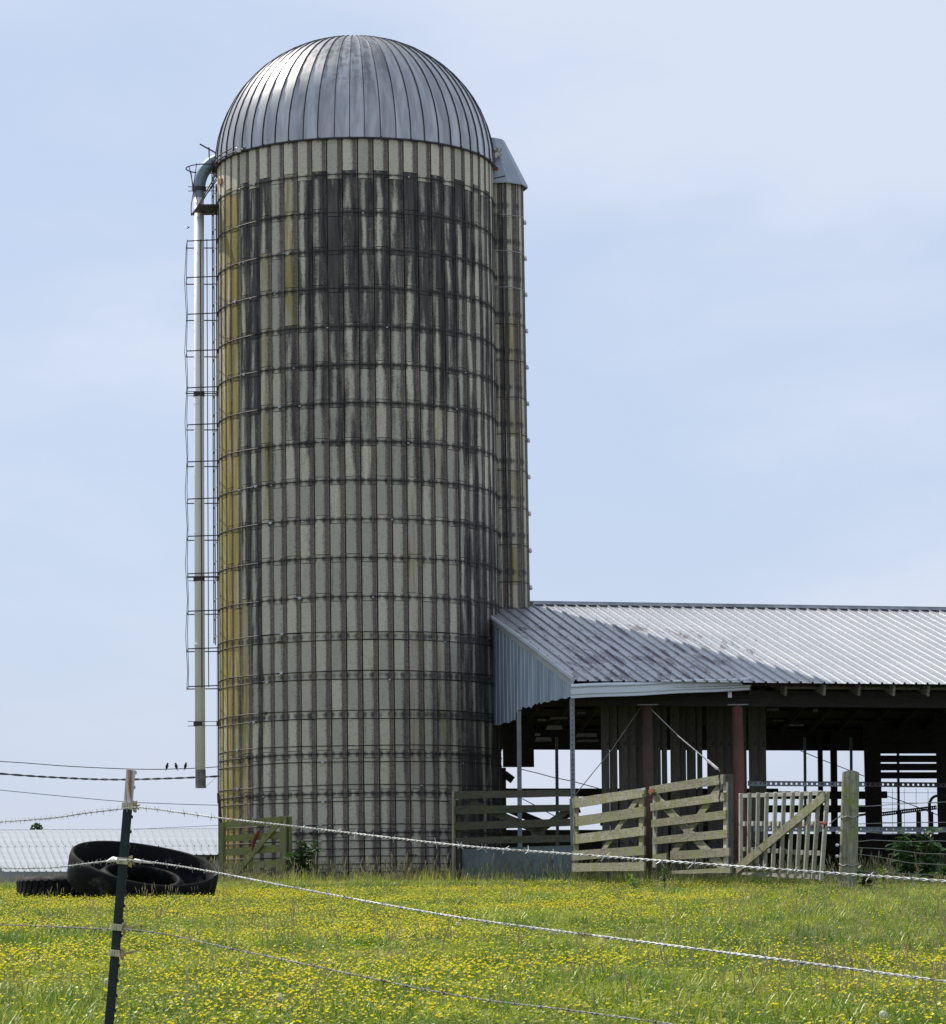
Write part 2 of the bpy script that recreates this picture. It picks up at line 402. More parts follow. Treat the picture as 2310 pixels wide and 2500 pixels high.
# ------------------------------------------------------------------ silo staves
def stave_section(w):
    h = w/2
    return [(-h+.009, -.034), (-h+.011, -.002), (-h+.015, 0), (h*.30, 0), (h*.38, -.010), (h*.46, -.026), (h*.70, -.028), (h*.76, -.012), (h-.011, -.010), (h-.009, -.034)]
def stave_geo(radius, w, z0, z1, rz):
    sec = stave_section(w); v = []
    for z in (z0, z1):
        for (s, o) in sec:
            p = Vector((s, -(radius+o), z)); v.append(Matrix.Rotation(rz, 3, 'Z') @ p)
    n = len(sec); f = []; m = []
    for i in range(n-1): f.append([i, i+1, n+i+1, n+i]); m.append(0 if i in (1, 2, 3) else 1)
    f.append([0]+list(range(n-1, 0, -1))); m.append(1); f.append([n+i for i in range(n)]); m.append(1)
    return v, f, m
W = 2*math.pi*SR/NST
mes = {}
rows = []
r = 0; z = ZTOP
while z > -.4:
    rows.append((r, z)); z -= ROWH; r += 1
def joint_off(c): return .075 if c % 2 == 0 else -.085
stuff = MB(); sattr = []
cand = []
for c in range(-29, 29):
    a = c*PITCH
    for (r, z) in rows:
        cand.append((abs(c), r, c, z))
for (_, r, c, z) in cand:
    jo = joint_off(c)
    z1 = z-.003 if r == 0 else z+jo-.006
    z0 = z-ROWH+jo+.006
    if z0 < -.7: z0 = -.7
    vals = stave_vals(c, r)
    if -7 <= c <= 7 and r < 20:
        key = (c % 2, r == 0, r == rows[-1][0])
        if key not in mes:
            v, f, m = stave_geo(SR, W, z0-z, z1-z, 0)
            me = bpy.data.meshes.new('stave'); me.from_pydata([tuple(p+Vector((0, SR, 0))) for p in v], [], f)
            me.materials.append(M['conc']); me.materials.append(M['conc_g']); me.polygons.foreach_set('material_index', m)
            bm = bmesh.new(); bm.from_mesh(me); bmesh.ops.recalc_face_normals(bm, faces=bm.faces); bm.to_mesh(me); bm.free()
            mes[key] = me
        o = obj_of(mes[key], 'stave', silo, (SR*math.sin(c*PITCH), -SR*math.cos(c*PITCH), z), c*PITCH)
        o['stain'], o['lichen'], o['tone'] = [float(x) for x in vals]
    else:
        v, f, m = stave_geo(SR, W, z0, z1, c*PITCH)
        b = len(stuff.v); stuff.v += v
        for ff, mm in zip(f, m): stuff.f.append([b+i for i in ff]); stuff.m.append(mm); sattr.append(vals)
def with_attr(o, arr):
    for k, n in enumerate(('stain', 'lichen', 'tone')):
        a = o.data.attributes.new(n, 'FLOAT', 'FACE'); a.data.foreach_set('value', [x[k] for x in arr])
so_ = stuff.build('stave_wall', [M['conc'], M['conc_g']], silo, origin=(0, 0, 0)); with_attr(so_, sattr); tag(so_, kind='stuff')
mb = MB(); mb.lathe([(SR-.035, -.7), (SR-.035, ZTOP-.02)], 116); mb.build('inner_wall', M['joint'], silo, origin=(0, 0, 0))

# hoops and lugs
def hoop_ring(z, rad, r=.0085, seg=116, cc=(0, 0)):
    mb = MB(); ph = random.random()*6
    mb.tube([(cc[0]+rad*math.sin(2*math.pi*k/seg), cc[1]-rad*math.cos(2*math.pi*k/seg), z+.006*math.sin(5*2*math.pi*k/seg+ph)) for k in range(seg)], r, 5, closed=True)
    return mb
hz = []
for i in range(18):
    zc = ZTOP-ROWH-.762*i + .0
    if i < 12: hz.append(zc)
    elif i < 15: hz += [zc+.08, zc-.08]
    elif i < 17: hz += [zc+.16, zc, zc-.155]
    else: hz += [zc+.16, zc]
zl = hz[-1]
while zl > .0: zl -= .15; hz.append(zl)
lug_px = {0: 640, 1: 700, 2: 722, 3: 590, 4: 640, 5: 612, 6: 700, 7: 760, 8: 640, 9: 676, 10: 720, 11: 745, 12: 702, 13: 700, 14: 700, 15: 665, 16: 660, 17: 632, 18: 590, 19: 618, 20: 796, 21: 590, 22: 618, 23: 796, 24: 790, 25: 775, 26: 788, 27: 775}
for i, z in enumerate(hz):
    h = hoop_ring(z, SR+.009).build('hoop', M['hoop'], silo)
    u = lug_px.get(i, 650+random.random()*400)
    a = math.asin(max(-.97, min(.97, (u-872)/340)))
    p = Vector((math.sin(a)*(SR+.02), -math.cos(a)*(SR+.02), z)); t = Vector((math.cos(a), math.sin(a), 0))
    mb = MB(); mb.box(p-t*.035, p+t*.035, .05, .045, bev=.012); mb.box(p-t*.11+Vector((0, 0, .015)), p+t*.05+Vector((0, 0, .015)), .016, .016)
    mb.build('lug', M['lug'] if i % 3 != 1 else M['hoop'], h)
    for k in range(2 if i < 12 else 1):
        a2 = R_(random.uniform(-62, 70)); p = Vector((math.sin(a2)*(SR+.012), -math.cos(a2)*(SR+.012), z-.02)); t = Vector((math.cos(a2), math.sin(a2), 0))
        mb = MB(); mb.box(p-t*.02, p+t*.02, .022, .022); mb.build('lug', M['lug'], h)

# dome
DZ = ZTOP-.035; DR = SR+.045; DH = 2.74
def dprof(s):                       # s 0 rim .. 1 crown
    an = s*math.pi/2*.955
    return DR*math.cos(an)**.97, DZ+DH*math.sin(an)/math.sin(math.pi/2*.955)
def dome_metal(t, tc, p):
    tc.object = silo; O = tc.outputs['Object']
    sx = N(t, 'ShaderNodeSeparateXYZ'); t.links.new(O, sx.inputs[0])
    ang = mth(t, 'ARCTAN2', sx.outputs[0], mth(t, 'MULTIPLY', sx.outputs[1], -1))
    cb = N(t, 'ShaderNodeCombineXYZ'); t.links.new(ang, cb.inputs[0]); t.links.new(sx.outputs[2], cb.inputs[1])
    st = nz(t, mp(t, cb.outputs[0], (16, .9, 1)), 1, 5, .6, .4); bl = nz(t, O, 1.1, 4, .6)
    c = mixc(t, rng(t, st, .3, .7), (.47, .465, .455), (.30, .30, .305))
    c = mixc(t, 1.0, c, N_gray(t, mth(t, 'MULTIPLY_ADD', orand(t), .28, .84)), 'MULTIPLY')
    reg = mth(t, 'MULTIPLY', rng(t, mth(t, 'ABSOLUTE', mth(t, 'ADD', ang, .12)), .15, .7, 1, 0), rng(t, sx.outputs[2], ZTOP+.5, ZTOP+1.9))
    dirt = mth(t, 'MULTIPLY', rng(t, mth(t, 'ADD', mth(t, 'MULTIPLY', st, .5), mth(t, 'MULTIPLY', nz(t, O, 7, 5, .65), .5)), .45, .58), reg)
    c = mixc(t, mth(t, 'MULTIPLY', dirt, .7), c, (.13, .115, .12))
    t.links.new(rng(t, mth(t, 'ADD', mth(t, 'MULTIPLY', st, .5), mth(t, 'MULTIPLY', bl, .5)), .3, .7, .27, .42), p.inputs['Roughness'])
    return c
M['dome'] = mat('weathered dome metal', dome_metal, .42, .82, spec=.4)
M['seam'] = mat('dark seam', lambda t, tc, p: (.05, .048, .055), .6, .3)
crown = MB(); crown.lathe([(.001, DZ+DH+.03), (.30, DZ+DH+.025), (.34, DZ+DH-.01), (.30, DZ+DH-.06)], 24)
dome = crown.build('dome', M['dome'], silo, origin=(0, 0, DZ+DH))
pan = MB(); NS = 14
for k in range(NS+1):
    rr_, zz = dprof(k/NS); hw = rr_*math.tan(PITCH/2)
    for x, o in ((-hw, 0), (0, .002), (hw, 0)): pan.v.append(Vector((x, -(rr_+o-DR), zz-DZ)))
for k in range(NS):
    for j in range(2): pan.f.append([k*3+j, k*3+j+1, k*3+4+j, k*3+3+j]); pan.m.append(0)
pm = bpy.data.meshes.new('dome_panel'); pm.from_pydata([tuple(v) for v in pan.v], [], pan.f); pm.materials.append(M['dome'])
pm.polygons.foreach_set('use_smooth', [True]*len(pm.polygons)); pm.update()
sm_ = MB(); pts = [Vector((0, -(dprof(k/NS)[0]+.006-DR), dprof(k/NS)[1]-DZ)) for k in range(NS+1)]
q = []
for k, p in enumerate(pts):
    w = .0065
    t = (pts[min(k+1, NS)]-pts[max(k-1, 0)]).normalized(); nn = Vector((0, -t.z, t.y)); nn = nn if nn.y < 0 else -nn
    q += [p+Vector((-w, 0, 0))-nn*.01, p+Vector((-w, 0, 0))+nn*.016, p+Vector((w, 0, 0))+nn*.016, p+Vector((w, 0, 0))-nn*.01]
fs = []
for k in range(NS):
    for j in range(3): fs.append([4*k+j, 4*k+j+1, 4*k+5+j, 4*k+4+j])
sme = bpy.data.meshes.new('dome_seam'); sme.from_pydata([tuple(v) for v in q], [], fs); sme.materials.append(M['seam'])
dc = WO[dome.name]
for c in range(-29, 29):
    a = (c+.5)*PITCH
    p = Vector((math.sin(a)*DR, -math.cos(a)*DR, DZ))-dc
    if c in (-22, -23): p = p+Vector((math.sin(a), -math.cos(a), 0))*.07
    if c == -21: o = obj_of(sme, 'dome_gap', dome, p, a); o.scale.x = 9; tag(o, 'dark gap behind the lifted hatch panel'); continue
    o = obj_of(pm, 'dome_panel', dome, p, a)
    a2 = c*PITCH + random.uniform(-.006, .006)
    o = obj_of(sme, 'dome_seam', dome, Vector((math.sin(a2)*DR, -math.cos(a2)*DR, DZ))-dc, a2)
mb = MB(); mb.lathe([(DR-.05, DZ+.02), (DR+.008, DZ+.018), (DR+.010, DZ-.012), (DR-.05, DZ-.015)], 116)
mb.build('dome_rim', M['seam'], silo, origin=(0, 0, DZ))
# loose clips hanging over the rim
for c in range(-14, 15, 2):
    a = c*PITCH; p = Vector((math.sin(a)*(DR+.02), -math.cos(a)*(DR+.02), DZ-.02))
    mb = MB(); mb.box(p+Vector((0, 0, -.035)), p+Vector((0, 0, .055)), .022, .02, up=(math.cos(a), math.sin(a), 0)); mb.build('rim_clip', M['seam'], silo)
# steel track round the left of the rim
mb = MB(); mb.tube([((DR+.05)*math.sin(R_(a)), -(DR+.05)*math.cos(R_(a)), DZ+.02) for a in range(-150, -48, 4)], .014, 6)
mb.tube([((DR+.05)*math.sin(R_(a)), -(DR+.05)*math.cos(R_(a)), DZ+.12+.001*(a+48)) for a in range(-120, -52, 4)], .012, 6)
mb.build('rim_track', M['cage'], silo)
a = R_(-50); p = Vector((math.sin(a)*(DR+.06), -math.cos(a)*(DR+.06), DZ+.05)); t = Vector((math.cos(a), math.sin(a), 0))
mb = MB(); mb.box(p-t*.06, p+t*.07+Vector((0, 0, -.03)), .12, .06, bev=.02); mb.tube([p+t*-.1+Vector((0, 0, .03)), p+t*.12+Vector((0, 0, -.04))], .02, 6); mb.build('rim_turnbuckle', M['lug'], silo)

# things fixed to the silo: given by world depth, turned into its frame
def sl(u, v, Y):
    p = at(u, v, Y); return Vector((p.x-SILO.x-LEAN*p.z, p.y-SILO.y, p.z))
PY = 65.75
ptop = sl(486, 462, PY); pbot = sl(489, 1880, PY)
pr = .103
mb = MB(); mb.tube([ptop, (ptop+pbot)/2+Vector((-.01, 0, 0)), pbot], pr, 24)
pipe = mb.build('fill_pipe', M['pvc'], silo, smooth=True)
for v in (985, 1300, 1572):
    c_ = sl(486, v, PY); mb = MB(); mb.tube([c_+Vector((0, 0, .012)), c_-Vector((0, 0, .012))], pr+.004, 24); mb.build('pipe_joint', M['pvc'], pipe)
cA, cB = sl(489.5, 1878, PY), sl(490, 1920, PY)
mb = MB(); mb.tube([cA, cB, cB-Vector((0, 0, .02))], [pr+.004, pr+.004, pr+.012], 20); mb.build('pipe_coupling', M['coupling'], silo)
# elbow
e0 = sl(486, 462, PY); pts = []
ec = sl(545, 462, PY); ex = (ec.x-e0.x)
for k in range(11):
    an = R_(8.2*k); pts.append(Vector((ec.x-ex*math.cos(an), e0.y, e0.z+ex*1.28*math.sin(an))))
pts.append(pts[-1]+Vector((.35, 0, .03)))
mb = MB(); mb.tube(pts, [.128]*len(pts), 20); elb = mb.build('fill_elbow', M['elbow'], silo, smooth=True)
mb = MB(); mb.tube([e0+Vector((0, 0, .0)), e0-Vector((0, 0, .16))], .118, 20); mb.build('elbow_collar', M['elbow'], elb)
mb = MB(); mb.tube([e0+Vector((0, 0, .05)), e0-Vector((0, 0, .02))], .150, 20); mb.build('elbow_flange', M['cage'], elb)
# pipe brackets
for v in (462, 961, 1412, 1766):
    c_ = sl(486, v, PY); mb = MB()
    for dz in (-.045, .045):
        mb.box(c_+Vector((-.22, -.11, dz)), c_+Vector((.50, -.06, dz*.9)), .012, .012)
    mb.tube([c_+Vector((0, 0, .045)), c_-Vector((0, 0, .045))], pr+.012, 20)
    mb.box(c_+Vector((.36, -.08, 0)), c_+Vector((.46, -.06, 0)), .10, .05)
    mb.build('pipe_bracket', M['cage'], silo)
# ladder and cage
XC = lambda u, Y: (u-1155)/F_PX*Y
def cage_pt(du, dY, z): return Vector((-SR+du, dY, z))
cage_z = [ZTOP-ROWH-.762*i for i in range(1, 14)]
NEAR, FAR = -.30, .40
for i, z in enumerate(cage_z):
    mb = MB(); j = random.uniform(-.01, .01)
    P = [(.06, NEAR-.05, z+.01), (-.61+j, NEAR, z), (-.70+j, FAR, z), (.30, FAR+.05, z)]
    P = [cage_pt(*p) for p in P]
    for k in range(3): mb.box(P[k], P[k+1], .022, .010)
    mb.build('cage_hoop', M['cage'], silo)
za, zb = cage_z[0]+.03, cage_z[-1]-.02
def vbar(name, du, dY, m, r=.009, wob=0., z0=None, z1=None, flat=False):
    z0 = zb if z0 is None else z0; z1 = za if z1 is None else z1
    n = int((z1-z0)/.381)+1
    pts = [cage_pt(du+wob*math.sin(k*1.57+du*9)*(1 if k % 2 else .2), dY, z0+(z1-z0)*k/n) for k in range(n+1)]
    mb = MB(); mb.tube(pts, r, 5); return mb.build(name, M[m], silo)
vbar('cage_bar', -.705, FAR, 'cage', .007, .02)
vbar('cage_bar', -.615, NEAR, 'cage', .007, .014)
vbar('cage_bar', -.335, NEAR-.01, 'cage', .013)
vbar('cage_bar', -.20, NEAR-.02, 'cage', .010)
vbar('ladder_rail', -.105, -.12, 'cage', .012, z0=zb+.9, z1=ZTOP+.2)
vbar('ladder_rail', -.105, .28, 'cage', .012, z0=zb+.9, z1=ZTOP+.2)
vbar('edge_strap', -.02, -.12, 'cage', .016, z0=.3, z1=ZTOP-.3)
zz = zb+1.0
while zz < ZTOP:
    mb = MB(); mb.tube([cage_pt(-.10, -.12, zz), cage_pt(-.10, .28, zz)], .011, 5); mb.build('rung', M['rung'], silo)
    mb = MB(); mb.tube([cage_pt(-.10, -.12, zz+.0), cage_pt(-.02, -.14, zz+.07)], .008, 5); mb.build('rung_bracket', M['rung'], silo)
    zz += .381
# upper platform with its round guard
zp = sl(500, 516, 65.6).z
Pq = [sl(467, 528, 65.9), sl(484, 505, 65.0), sl(541, 513, 65.0), sl(541, 531, 65.9)]
for p in Pq: p.z = zp
mb = MB(); mb.add([*Pq, *[p+Vector((0, 0, .03)) for p in Pq]], [[0, 1, 2, 3], [7, 6, 5, 4], [0, 4, 5, 1], [1, 5, 6, 2], [2, 6, 7, 3], [3, 7, 4, 0]])
plat = mb.build('platform', M['cage'], silo)
zr = sl(480, 405, 65.5).z
ring = [Vector((-SR-.15+.42*math.cos(R_(a))*1.0-.08, .0+.42*math.sin(R_(a)), zr)) for a in range(60, 301, 12)]
ring = [Vector((ring[0].x+.45, ring[0].y, zr))]+ring+[Vector((ring[-1].x+.45, ring[-1].y, zr))]
mb = MB(); mb.tube(ring, .013, 6); mb.build('guard_ring', M['cage'], silo)
mb = MB()
mb.tube([ring[8], sl(472, 470, 65.6), sl(467, 500, 65.7), Pq[0]], .010, 5)
mb.tube([ring[14], sl(476, 470, 65.3), Pq[1]], .010, 5)
mb.tube([sl(480, 397, 65.2), sl(473, 450, 65.3), sl(484, 505, 65.0)], .008, 5)
mb.tube([Pq[1], sl(530, 420, 65.3)], .013, 5); mb.tube([Pq[1]+Vector((.03, 0, 0)), sl(533, 425, 65.3)], .012, 5)
mb.tube([Pq[0], sl(534, 432, 65.9)], .012, 5)
mb.tube([sl(488, 350, 65.3), sl(531, 374, 65.3)], .016, 6); mb.tube([sl(510, 358, 65.3), sl(511, 388, 65.3)], .014, 5)
mb.build('guard_brace', M['cage'], silo)
# bare steel angle leaning off the bottom left
mb = MB(); mb.box(sl(533, 1935, 64.9), sl(540, 2008, 64.9), .05, .02); mb.box(sl(533, 1935, 64.9), sl(534, 1960, 64.9), .05, .05); mb.build('loose_angle', M['cage'], silo)
mb = MB(); mb.tube([sl(530, 1575, 65.4), sl(530, 1800, 65.4), sl(531, 1934, 65.1)], .004, 4); mb.tube([sl(503, 1919, 65.6), sl(530, 1894, 65.4)], .004, 4); mb.build('tie_wire', M['thinwire'], silo)
# orange patch of a brick set in the wall at the left
mb = MB(); mb.box(sl(535, 442, 64.95), sl(543, 441, 64.7), .11, .05); mb.build('orange_block', mat('orange clay', lambda t, tc, p: (.30, .12, .07), .9), silo)

# ---- chute up the right flank
CC = Vector((2.965, .60, 0)); CR = .50; CN = 10; cw = 2*math.pi*CR/CN
M['cconc'] = concrete('chute stave face', False, (CC.x, CC.y), 2*math.pi/CN); M['cconc_g'] = concrete('chute stave groove', True, (CC.x, CC.y), 2*math.pi/CN)
def cval(k, r):
    rr = random.Random(k*91+r*17); col = random.Random(k).random()
    st = (.0 if r == 0 else .10-.004*r+.20*col*(r < 7)) + .15*rr.random()
    if k < 0: st += .30  # shade of the two left facets put into their stain value
    return st, (.18+.4*rr.random()*col if r > 2 else .05)+(.3 if r > 13 else 0), rr.random()*.8
zc_top = 14.25; CZ = 15.075
mb = MB(); mb.lathe([(CR-.02, 4.6), (CR-.02, zc_top)], 20, Matrix.Translation(CC)); chute = mb.build('chute', M['joint'], silo, origin=(CC.x, CC.y, 4.6))
for k in range(CN):
    rz = R_(24)+(k-2)*2*math.pi/CN
    zt = zc_top; r = 0
    while zt > 4.8:
        zn = CZ-ROWH*(r+2)
        jo = .04 if k % 2 else -.05
        z0, z1 = zn+jo+.003, (zt if r == 0 else zt+jo-.003)
        v, f, m = stave_geo(CR, cw, z0, z1, 0)
        b = MB(); Rm = Matrix.Rotation(rz, 3, 'Z')
        b.v = [Rm @ p + Vector((CC.x, CC.y, 0)) for p in v]; b.f = f; b.m = m
        o = b.build('stave', [M['cconc'], M['cconc_g']], chute)
        o['stain'], o['lichen'], o['tone'] = [float(x) for x in cval(k-2, r)]
        zt = zn; r += 1
for i in range(1, 13):
    hoop_ring(CZ-ROWH*(i+1), CR+.012, .008, 40, (CC.x, CC.y)).build('hoop', M['lug'] if i < 4 else M['hoop'], chute)
    p = Vector((CC.x+CR+.02, CC.y-.05, CZ-ROWH*(i+1)-.05)); b = MB(); b.box(p, p+Vector((.02, -.05, -.07)), .05, .05); b.build('lug', M['lug'], chute)
# hood
hb = [Vector((CC.x+(CR+.11)*math.sin(2*math.pi*(k+.45)/10), CC.y-(CR+.11)*math.cos(2*math.pi*(k+.45)/10), zc_top)) for k in range(10)]
ht = [Vector((CC.x-.17+.31*math.sin(2*math.pi*(k+.45)/10), CC.y-.06-.36*math.cos(2*math.pi*(k+.45)/10), zc_top+.95)) for k in range(10)]
low_ = [p-Vector((0, 0, .045)) for p in hb]
M['hood'] = steel('blue grey hood metal', (.36, .39, .44), .5, .4, .08)
mb = MB(); mb.add(hb+ht+low_, [[k, (k+1) % 10, 10+(k+1) % 10, 10+k] for k in range(10)]+[[20+k, 20+(k+1) % 10, (k+1) % 10, k] for k in range(10)]+[list(range(10, 20))])
mb.build('chute_hood', M['hood'], silo)
def patch(t, tc, p):
    return mixc(t, rng(t, nz(t, tc.outputs['Object'], 9, 4, .6), .45, .55), (.20, .16, .13), (.60, .60, .56))
wa, wb = sl(1201, 363, 65.74), sl(1227, 363, 65.74)
mb = MB(); mb.box((wa+wb)/2+Vector((0, -.02, .0)), (wa+wb)/2+Vector((0, -.01, -.20)), .20, .02, up=(1, 0, 0)); mb.build('hood_panel', mat('rusted hood opening', patch, .8), silo)
mb = MB(); mb.tube([sl(1206, 437, 65.0), sl(1234, 431, 64.9)], .014, 5); mb.build('steel_pin', M['cage'], silo)
mb = MB(); mb.box(sl(1203, 410, 65.0), sl(1216, 415, 65.0), .07, .07, bev=.02); mb.build('rusty_pulley', mat('maroon rust', lambda t, tc, p: (.12, .04, .035), .8), silo)

# ------------------------------------------------------------------ barn
K = .975
BE = R_(14.28); bd = Vector((math.cos(BE), math.sin(BE), 0)); bn = Vector((math.sin(BE), -math.cos(BE), 0))
PR = Vector((.0126, 66.25, 5.56)); BL = 7.296; DRP = 2.136
EV = PR+bn*BL-Vector((0, 0, DRP)); BK = PR-bn*BL-Vector((0, 0, DRP))
LEN = 20.
barn = thing('barn', 'open sided pole barn with ribbed metal roof beside the silo', 'barn', PR+Vector((0, 0, -PR.z)))
def bp(s, w, z): return Vector((PR.x, PR.y, 0))+bd*s+bn*w+Vector((0, 0, z))   # s along the ridge, w towards the camera
def rz_(w): return PR.z-abs(w)*DRP/BL
def roofm(t, tc, p):
    P = world_pos(t)
    loc = mp(t, P, (1, 1, 1), (0, 0, -BE))
    tcb = N(t, 'ShaderNodeTexCoord'); tcb.object = barn
    lo = mp(t, tcb.outputs['Object'], (1, 1, 1), (0, 0, -BE))
    n1 = nz(t, mp(t, lo, (5.5, 1.1, 1.1)), 1, 6, .62, .5)
    reg = nz(t, mp(t, lo, (.35, .45, .45)), 1, 3, .5)
    sx = N(t, 'ShaderNodeSeparateXYZ'); t.links.new(lo, sx.inputs[0])
    near = rng(t, sx.outputs[0], 3.0, 7.5, 1, -.25)                # old peeled stretch beside the silo
    lowr = rng(t, sx.outputs[1], -1.2, -5.5, 0, 1)
    am = mth(t, 'SUBTRACT', mth(t, 'MULTIPLY', near, .21), rng(t, sx.outputs[1], -3.0, -.3, 0, .22))
    mask = rng(t, mth(t, 'ADD', mth(t, 'ADD', n1, am), mth(t, 'MULTIPLY_ADD', reg, .30, -.15)), .745, .785)
    base = mixc(t, rng(t, nz(t, lo, .8, 5, .6), .3, .7), (.36, .37, .39), (.42, .425, .435))
    t.links.new(mth(t, 'MULTIPLY_ADD', mask, -.5, .5), p.inputs['Metallic'])
    return mixc(t, mth(t, 'MULTIPLY', mask, .85), base, (.10, .075, .085))
M['roof'] = mat('ribbed roof metal', roofm, .38, .25, spec=.5)
RP = .2286
def ribbed(n, wid_dir, nrm, p_top, p_bot, pitch=RP, hgt=.034, th=None):
    """one sheet of n ribs; p_top/p_bot: functions of the distance across"""
    mb = MB(); prof = []
    for i in range(n):
        b = i*pitch
        prof += [(b, 0), (b+.012, 0), (b+.026, hgt), (b+.048, hgt), (b+.062, 0), (b+pitch*.5, 0), (b+pitch*.5+.012, .004), (b+pitch*.5+.030, .004), (b+pitch*.5+.042, 0)]
    prof.append((n*pitch+.0, 0)); m = len(prof)
    nrm = Vector(nrm)
    v = [p_top(x)+nrm*h for x, h in prof]+[p_bot(x)+nrm*h for x, h in prof]
    mb.add(v, [[i, i+1, m+i+1, m+i] for i in range(m-1)])
    return mb
up_n = (Vector((0, 0, 1))*BL + bn*DRP).normalized(); dn_n = (Vector((0, 0, 1))*BL - bn*DRP).normalized()
roof = MB(); roof.box(bp(1.15, 0, PR.z+.03), bp(LEN, 0, PR.z+.03), .03, .34)
roof.add([bp(1.2, .22, PR.z-.03), bp(1.2, .20, PR.z+.02), bp(LEN, .20, PR.z+.02), bp(LEN, .22, PR.z-.03)], [[0, 1, 2, 3]])
roof = roof.build('roof', steel('ridge cap', (.28, .29, .31), .5, .3), barn)
ns = int(LEN/(4*RP))
for i in range(ns):
    s0 = i*4*RP; e = random.uniform(-.012, .012)
    t_ = lambda x: bp(s0+x, .04, rz_(.04)); b_ = lambda x: bp(s0+x, BL+e, rz_(BL+e))
    ribbed(4, bd, up_n, t_, b_).build('roof_sheet', M['roof'], roof, recalc=False)
    t_ = lambda x: bp(s0+x, -.04, rz_(.04)); b_ = lambda x: bp(s0+x, -BL, rz_(BL))
    ribbed(4, bd, dn_n, t_, b_).build('roof_sheet', M['roof'], roof, recalc=False)
# roofing screws in rows, too small to pick apart
mb = MB()
for i in range(int(LEN/RP)):
    for k in range(12):
        w = .25+k*.61
        if w > BL: continue
        p = bp(i*RP+.10, w, rz_(w)+.002); a = bd*.010; b = (bp(0, 1, rz_(1))-bp(0, 0, rz_(0))).normalized()*.012; h = up_n*.007
        mb.add([p-a-b+h, p+a-b+h, p+a+b+h, p-a+b+h, p-a-b, p+a-b, p+a+b, p-a+b], [[0, 1, 2, 3], [0, 4, 5, 1], [1, 5, 6, 2], [2, 6, 7, 3], [3, 7, 4, 0]])
tag(mb.build('roof_screws', M['seam'], roof), kind='stuff')
# rake trim
mb = MB(); mb.tube([bp(-.03, -.1, rz_(.1)+.03), bp(-.03, BL*.55, rz_(BL*.55)+.035), bp(-.03, BL+.03, rz_(BL)+.03)], .045, 8); mb.box(bp(-.02, 0, rz_(0)-.05), bp(-.02, BL, rz_(BL)-.05), .14, .02)
mb.build('rake_trim', M['galv'], barn)
# gable sheets
gable = MB(); gable.box(bp(.06, -.5, rz_(.5)-.15), bp(.06, BL-.1, rz_(BL)-.12), .16, .05)
gable = gable.build('gable_wall', M['barn_beam'], barn)
def gbot(w):
    # ragged lower edge; w from the ridge towards the eave corner
    if w < 3.21: return 2.93+.012*w+.015*math.sin(w*9)
    if w < 5.0: return 3.14+.02*(w-3.2)+.02*math.sin(w*7)+.02*math.sin(w*17)
    return 3.17-.01*(w-5.0)+.012*math.sin(w*11)
M['gable'] = steel('blue grey wall metal', (.32, .38, .46), .5, .3, .15, ((.08, .06, .055), .70), 1.8, (1, 1, .35))
w = -1.0; gp = .27
while w < BL-.05:
    n = min(3, int((BL-w)/gp)); 
    if n < 1: break
    w0 = w
    t_ = lambda x: bp(-.004+.0, w0+x, rz_(w0+x)-.02); b_ = lambda x: bp(-.004+.012*math.sin((w0+x)*3), w0+x, gbot(w0+x))
    ribbed(n, bn, -bd, t_, b_, gp, .014).build('wall_sheet', M['gable'], gable, recalc=False)
    w += n*gp
# fascia: ribbed strip laid level along the eave
fa, fb = at(1391, 1671, EV.y-.1), at(1832, 1654, 60.35); fc, fd = at(1391, 1706, EV.y-.1), at(1828, 1686, 60.35)
def lerp(a, b, t): return a+(b-a)*t
mb = MB(); nseg = 10; rowsf = [(0, 0), (.10, .035), (.20, .04), (.30, .012), (.55, .012), (.62, .04), (.72, .04), (.80, .012), (.93, .012), (1.0, .045)]
for k in range(nseg+1):
    t = k/nseg; A, B = lerp(fa, fb, t), lerp(fc, fd, t); wv = .012*math.sin(k*1.3)
    for (q_, o) in rowsf: mb.v.append(lerp(A, B, q_)+bn*(o+.05)+Vector((0, 0, wv*.5)))
m_ = len(rowsf)
for k in range(nseg):
    for j in range(m_-1): mb.f.append([k*m_+j, k*m_+j+1, (k+1)*m_+j+1, (k+1)*m_+j]); mb.m.append(0)
mb.add([fa+bn*.05, fb+bn*.05, fb-bn*.25+Vector((0, 0, .02)), fa-bn*.25+Vector((0, 0, .02))], [[0, 1, 2, 3]])
mb.build('eave_fascia', M['galv'], barn, recalc=False)
# rafters and their tails: rafters run up the slope every 0.7 m
RS = .69
for i in range(int(LEN/RS)+1):
    s = .05+i*RS
    mb = MB()
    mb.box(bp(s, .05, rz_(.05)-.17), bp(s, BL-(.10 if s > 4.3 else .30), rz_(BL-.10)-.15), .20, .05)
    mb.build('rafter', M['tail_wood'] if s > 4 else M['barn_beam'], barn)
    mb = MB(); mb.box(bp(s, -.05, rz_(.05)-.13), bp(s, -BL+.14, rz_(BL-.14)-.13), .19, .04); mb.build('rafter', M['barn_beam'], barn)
for sg in (1, -1):  # dark sheets added under the roof to deepen the interior shade
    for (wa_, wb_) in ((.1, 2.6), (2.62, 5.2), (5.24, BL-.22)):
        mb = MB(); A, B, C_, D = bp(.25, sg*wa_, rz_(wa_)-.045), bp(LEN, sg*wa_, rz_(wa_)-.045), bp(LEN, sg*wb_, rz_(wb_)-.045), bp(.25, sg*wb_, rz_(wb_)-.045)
        mb.add([A, B, C_, D]+[p-Vector((0, 0, .012)) for p in (A, B, C_, D)], [[0, 1, 2, 3], [4, 5, 6, 7], [0, 1, 5, 4], [2, 3, 7, 6], [1, 2, 6, 5], [0, 3, 7, 4]]); mb.build('roof_shade_sheet', M['barn_beam'], barn)
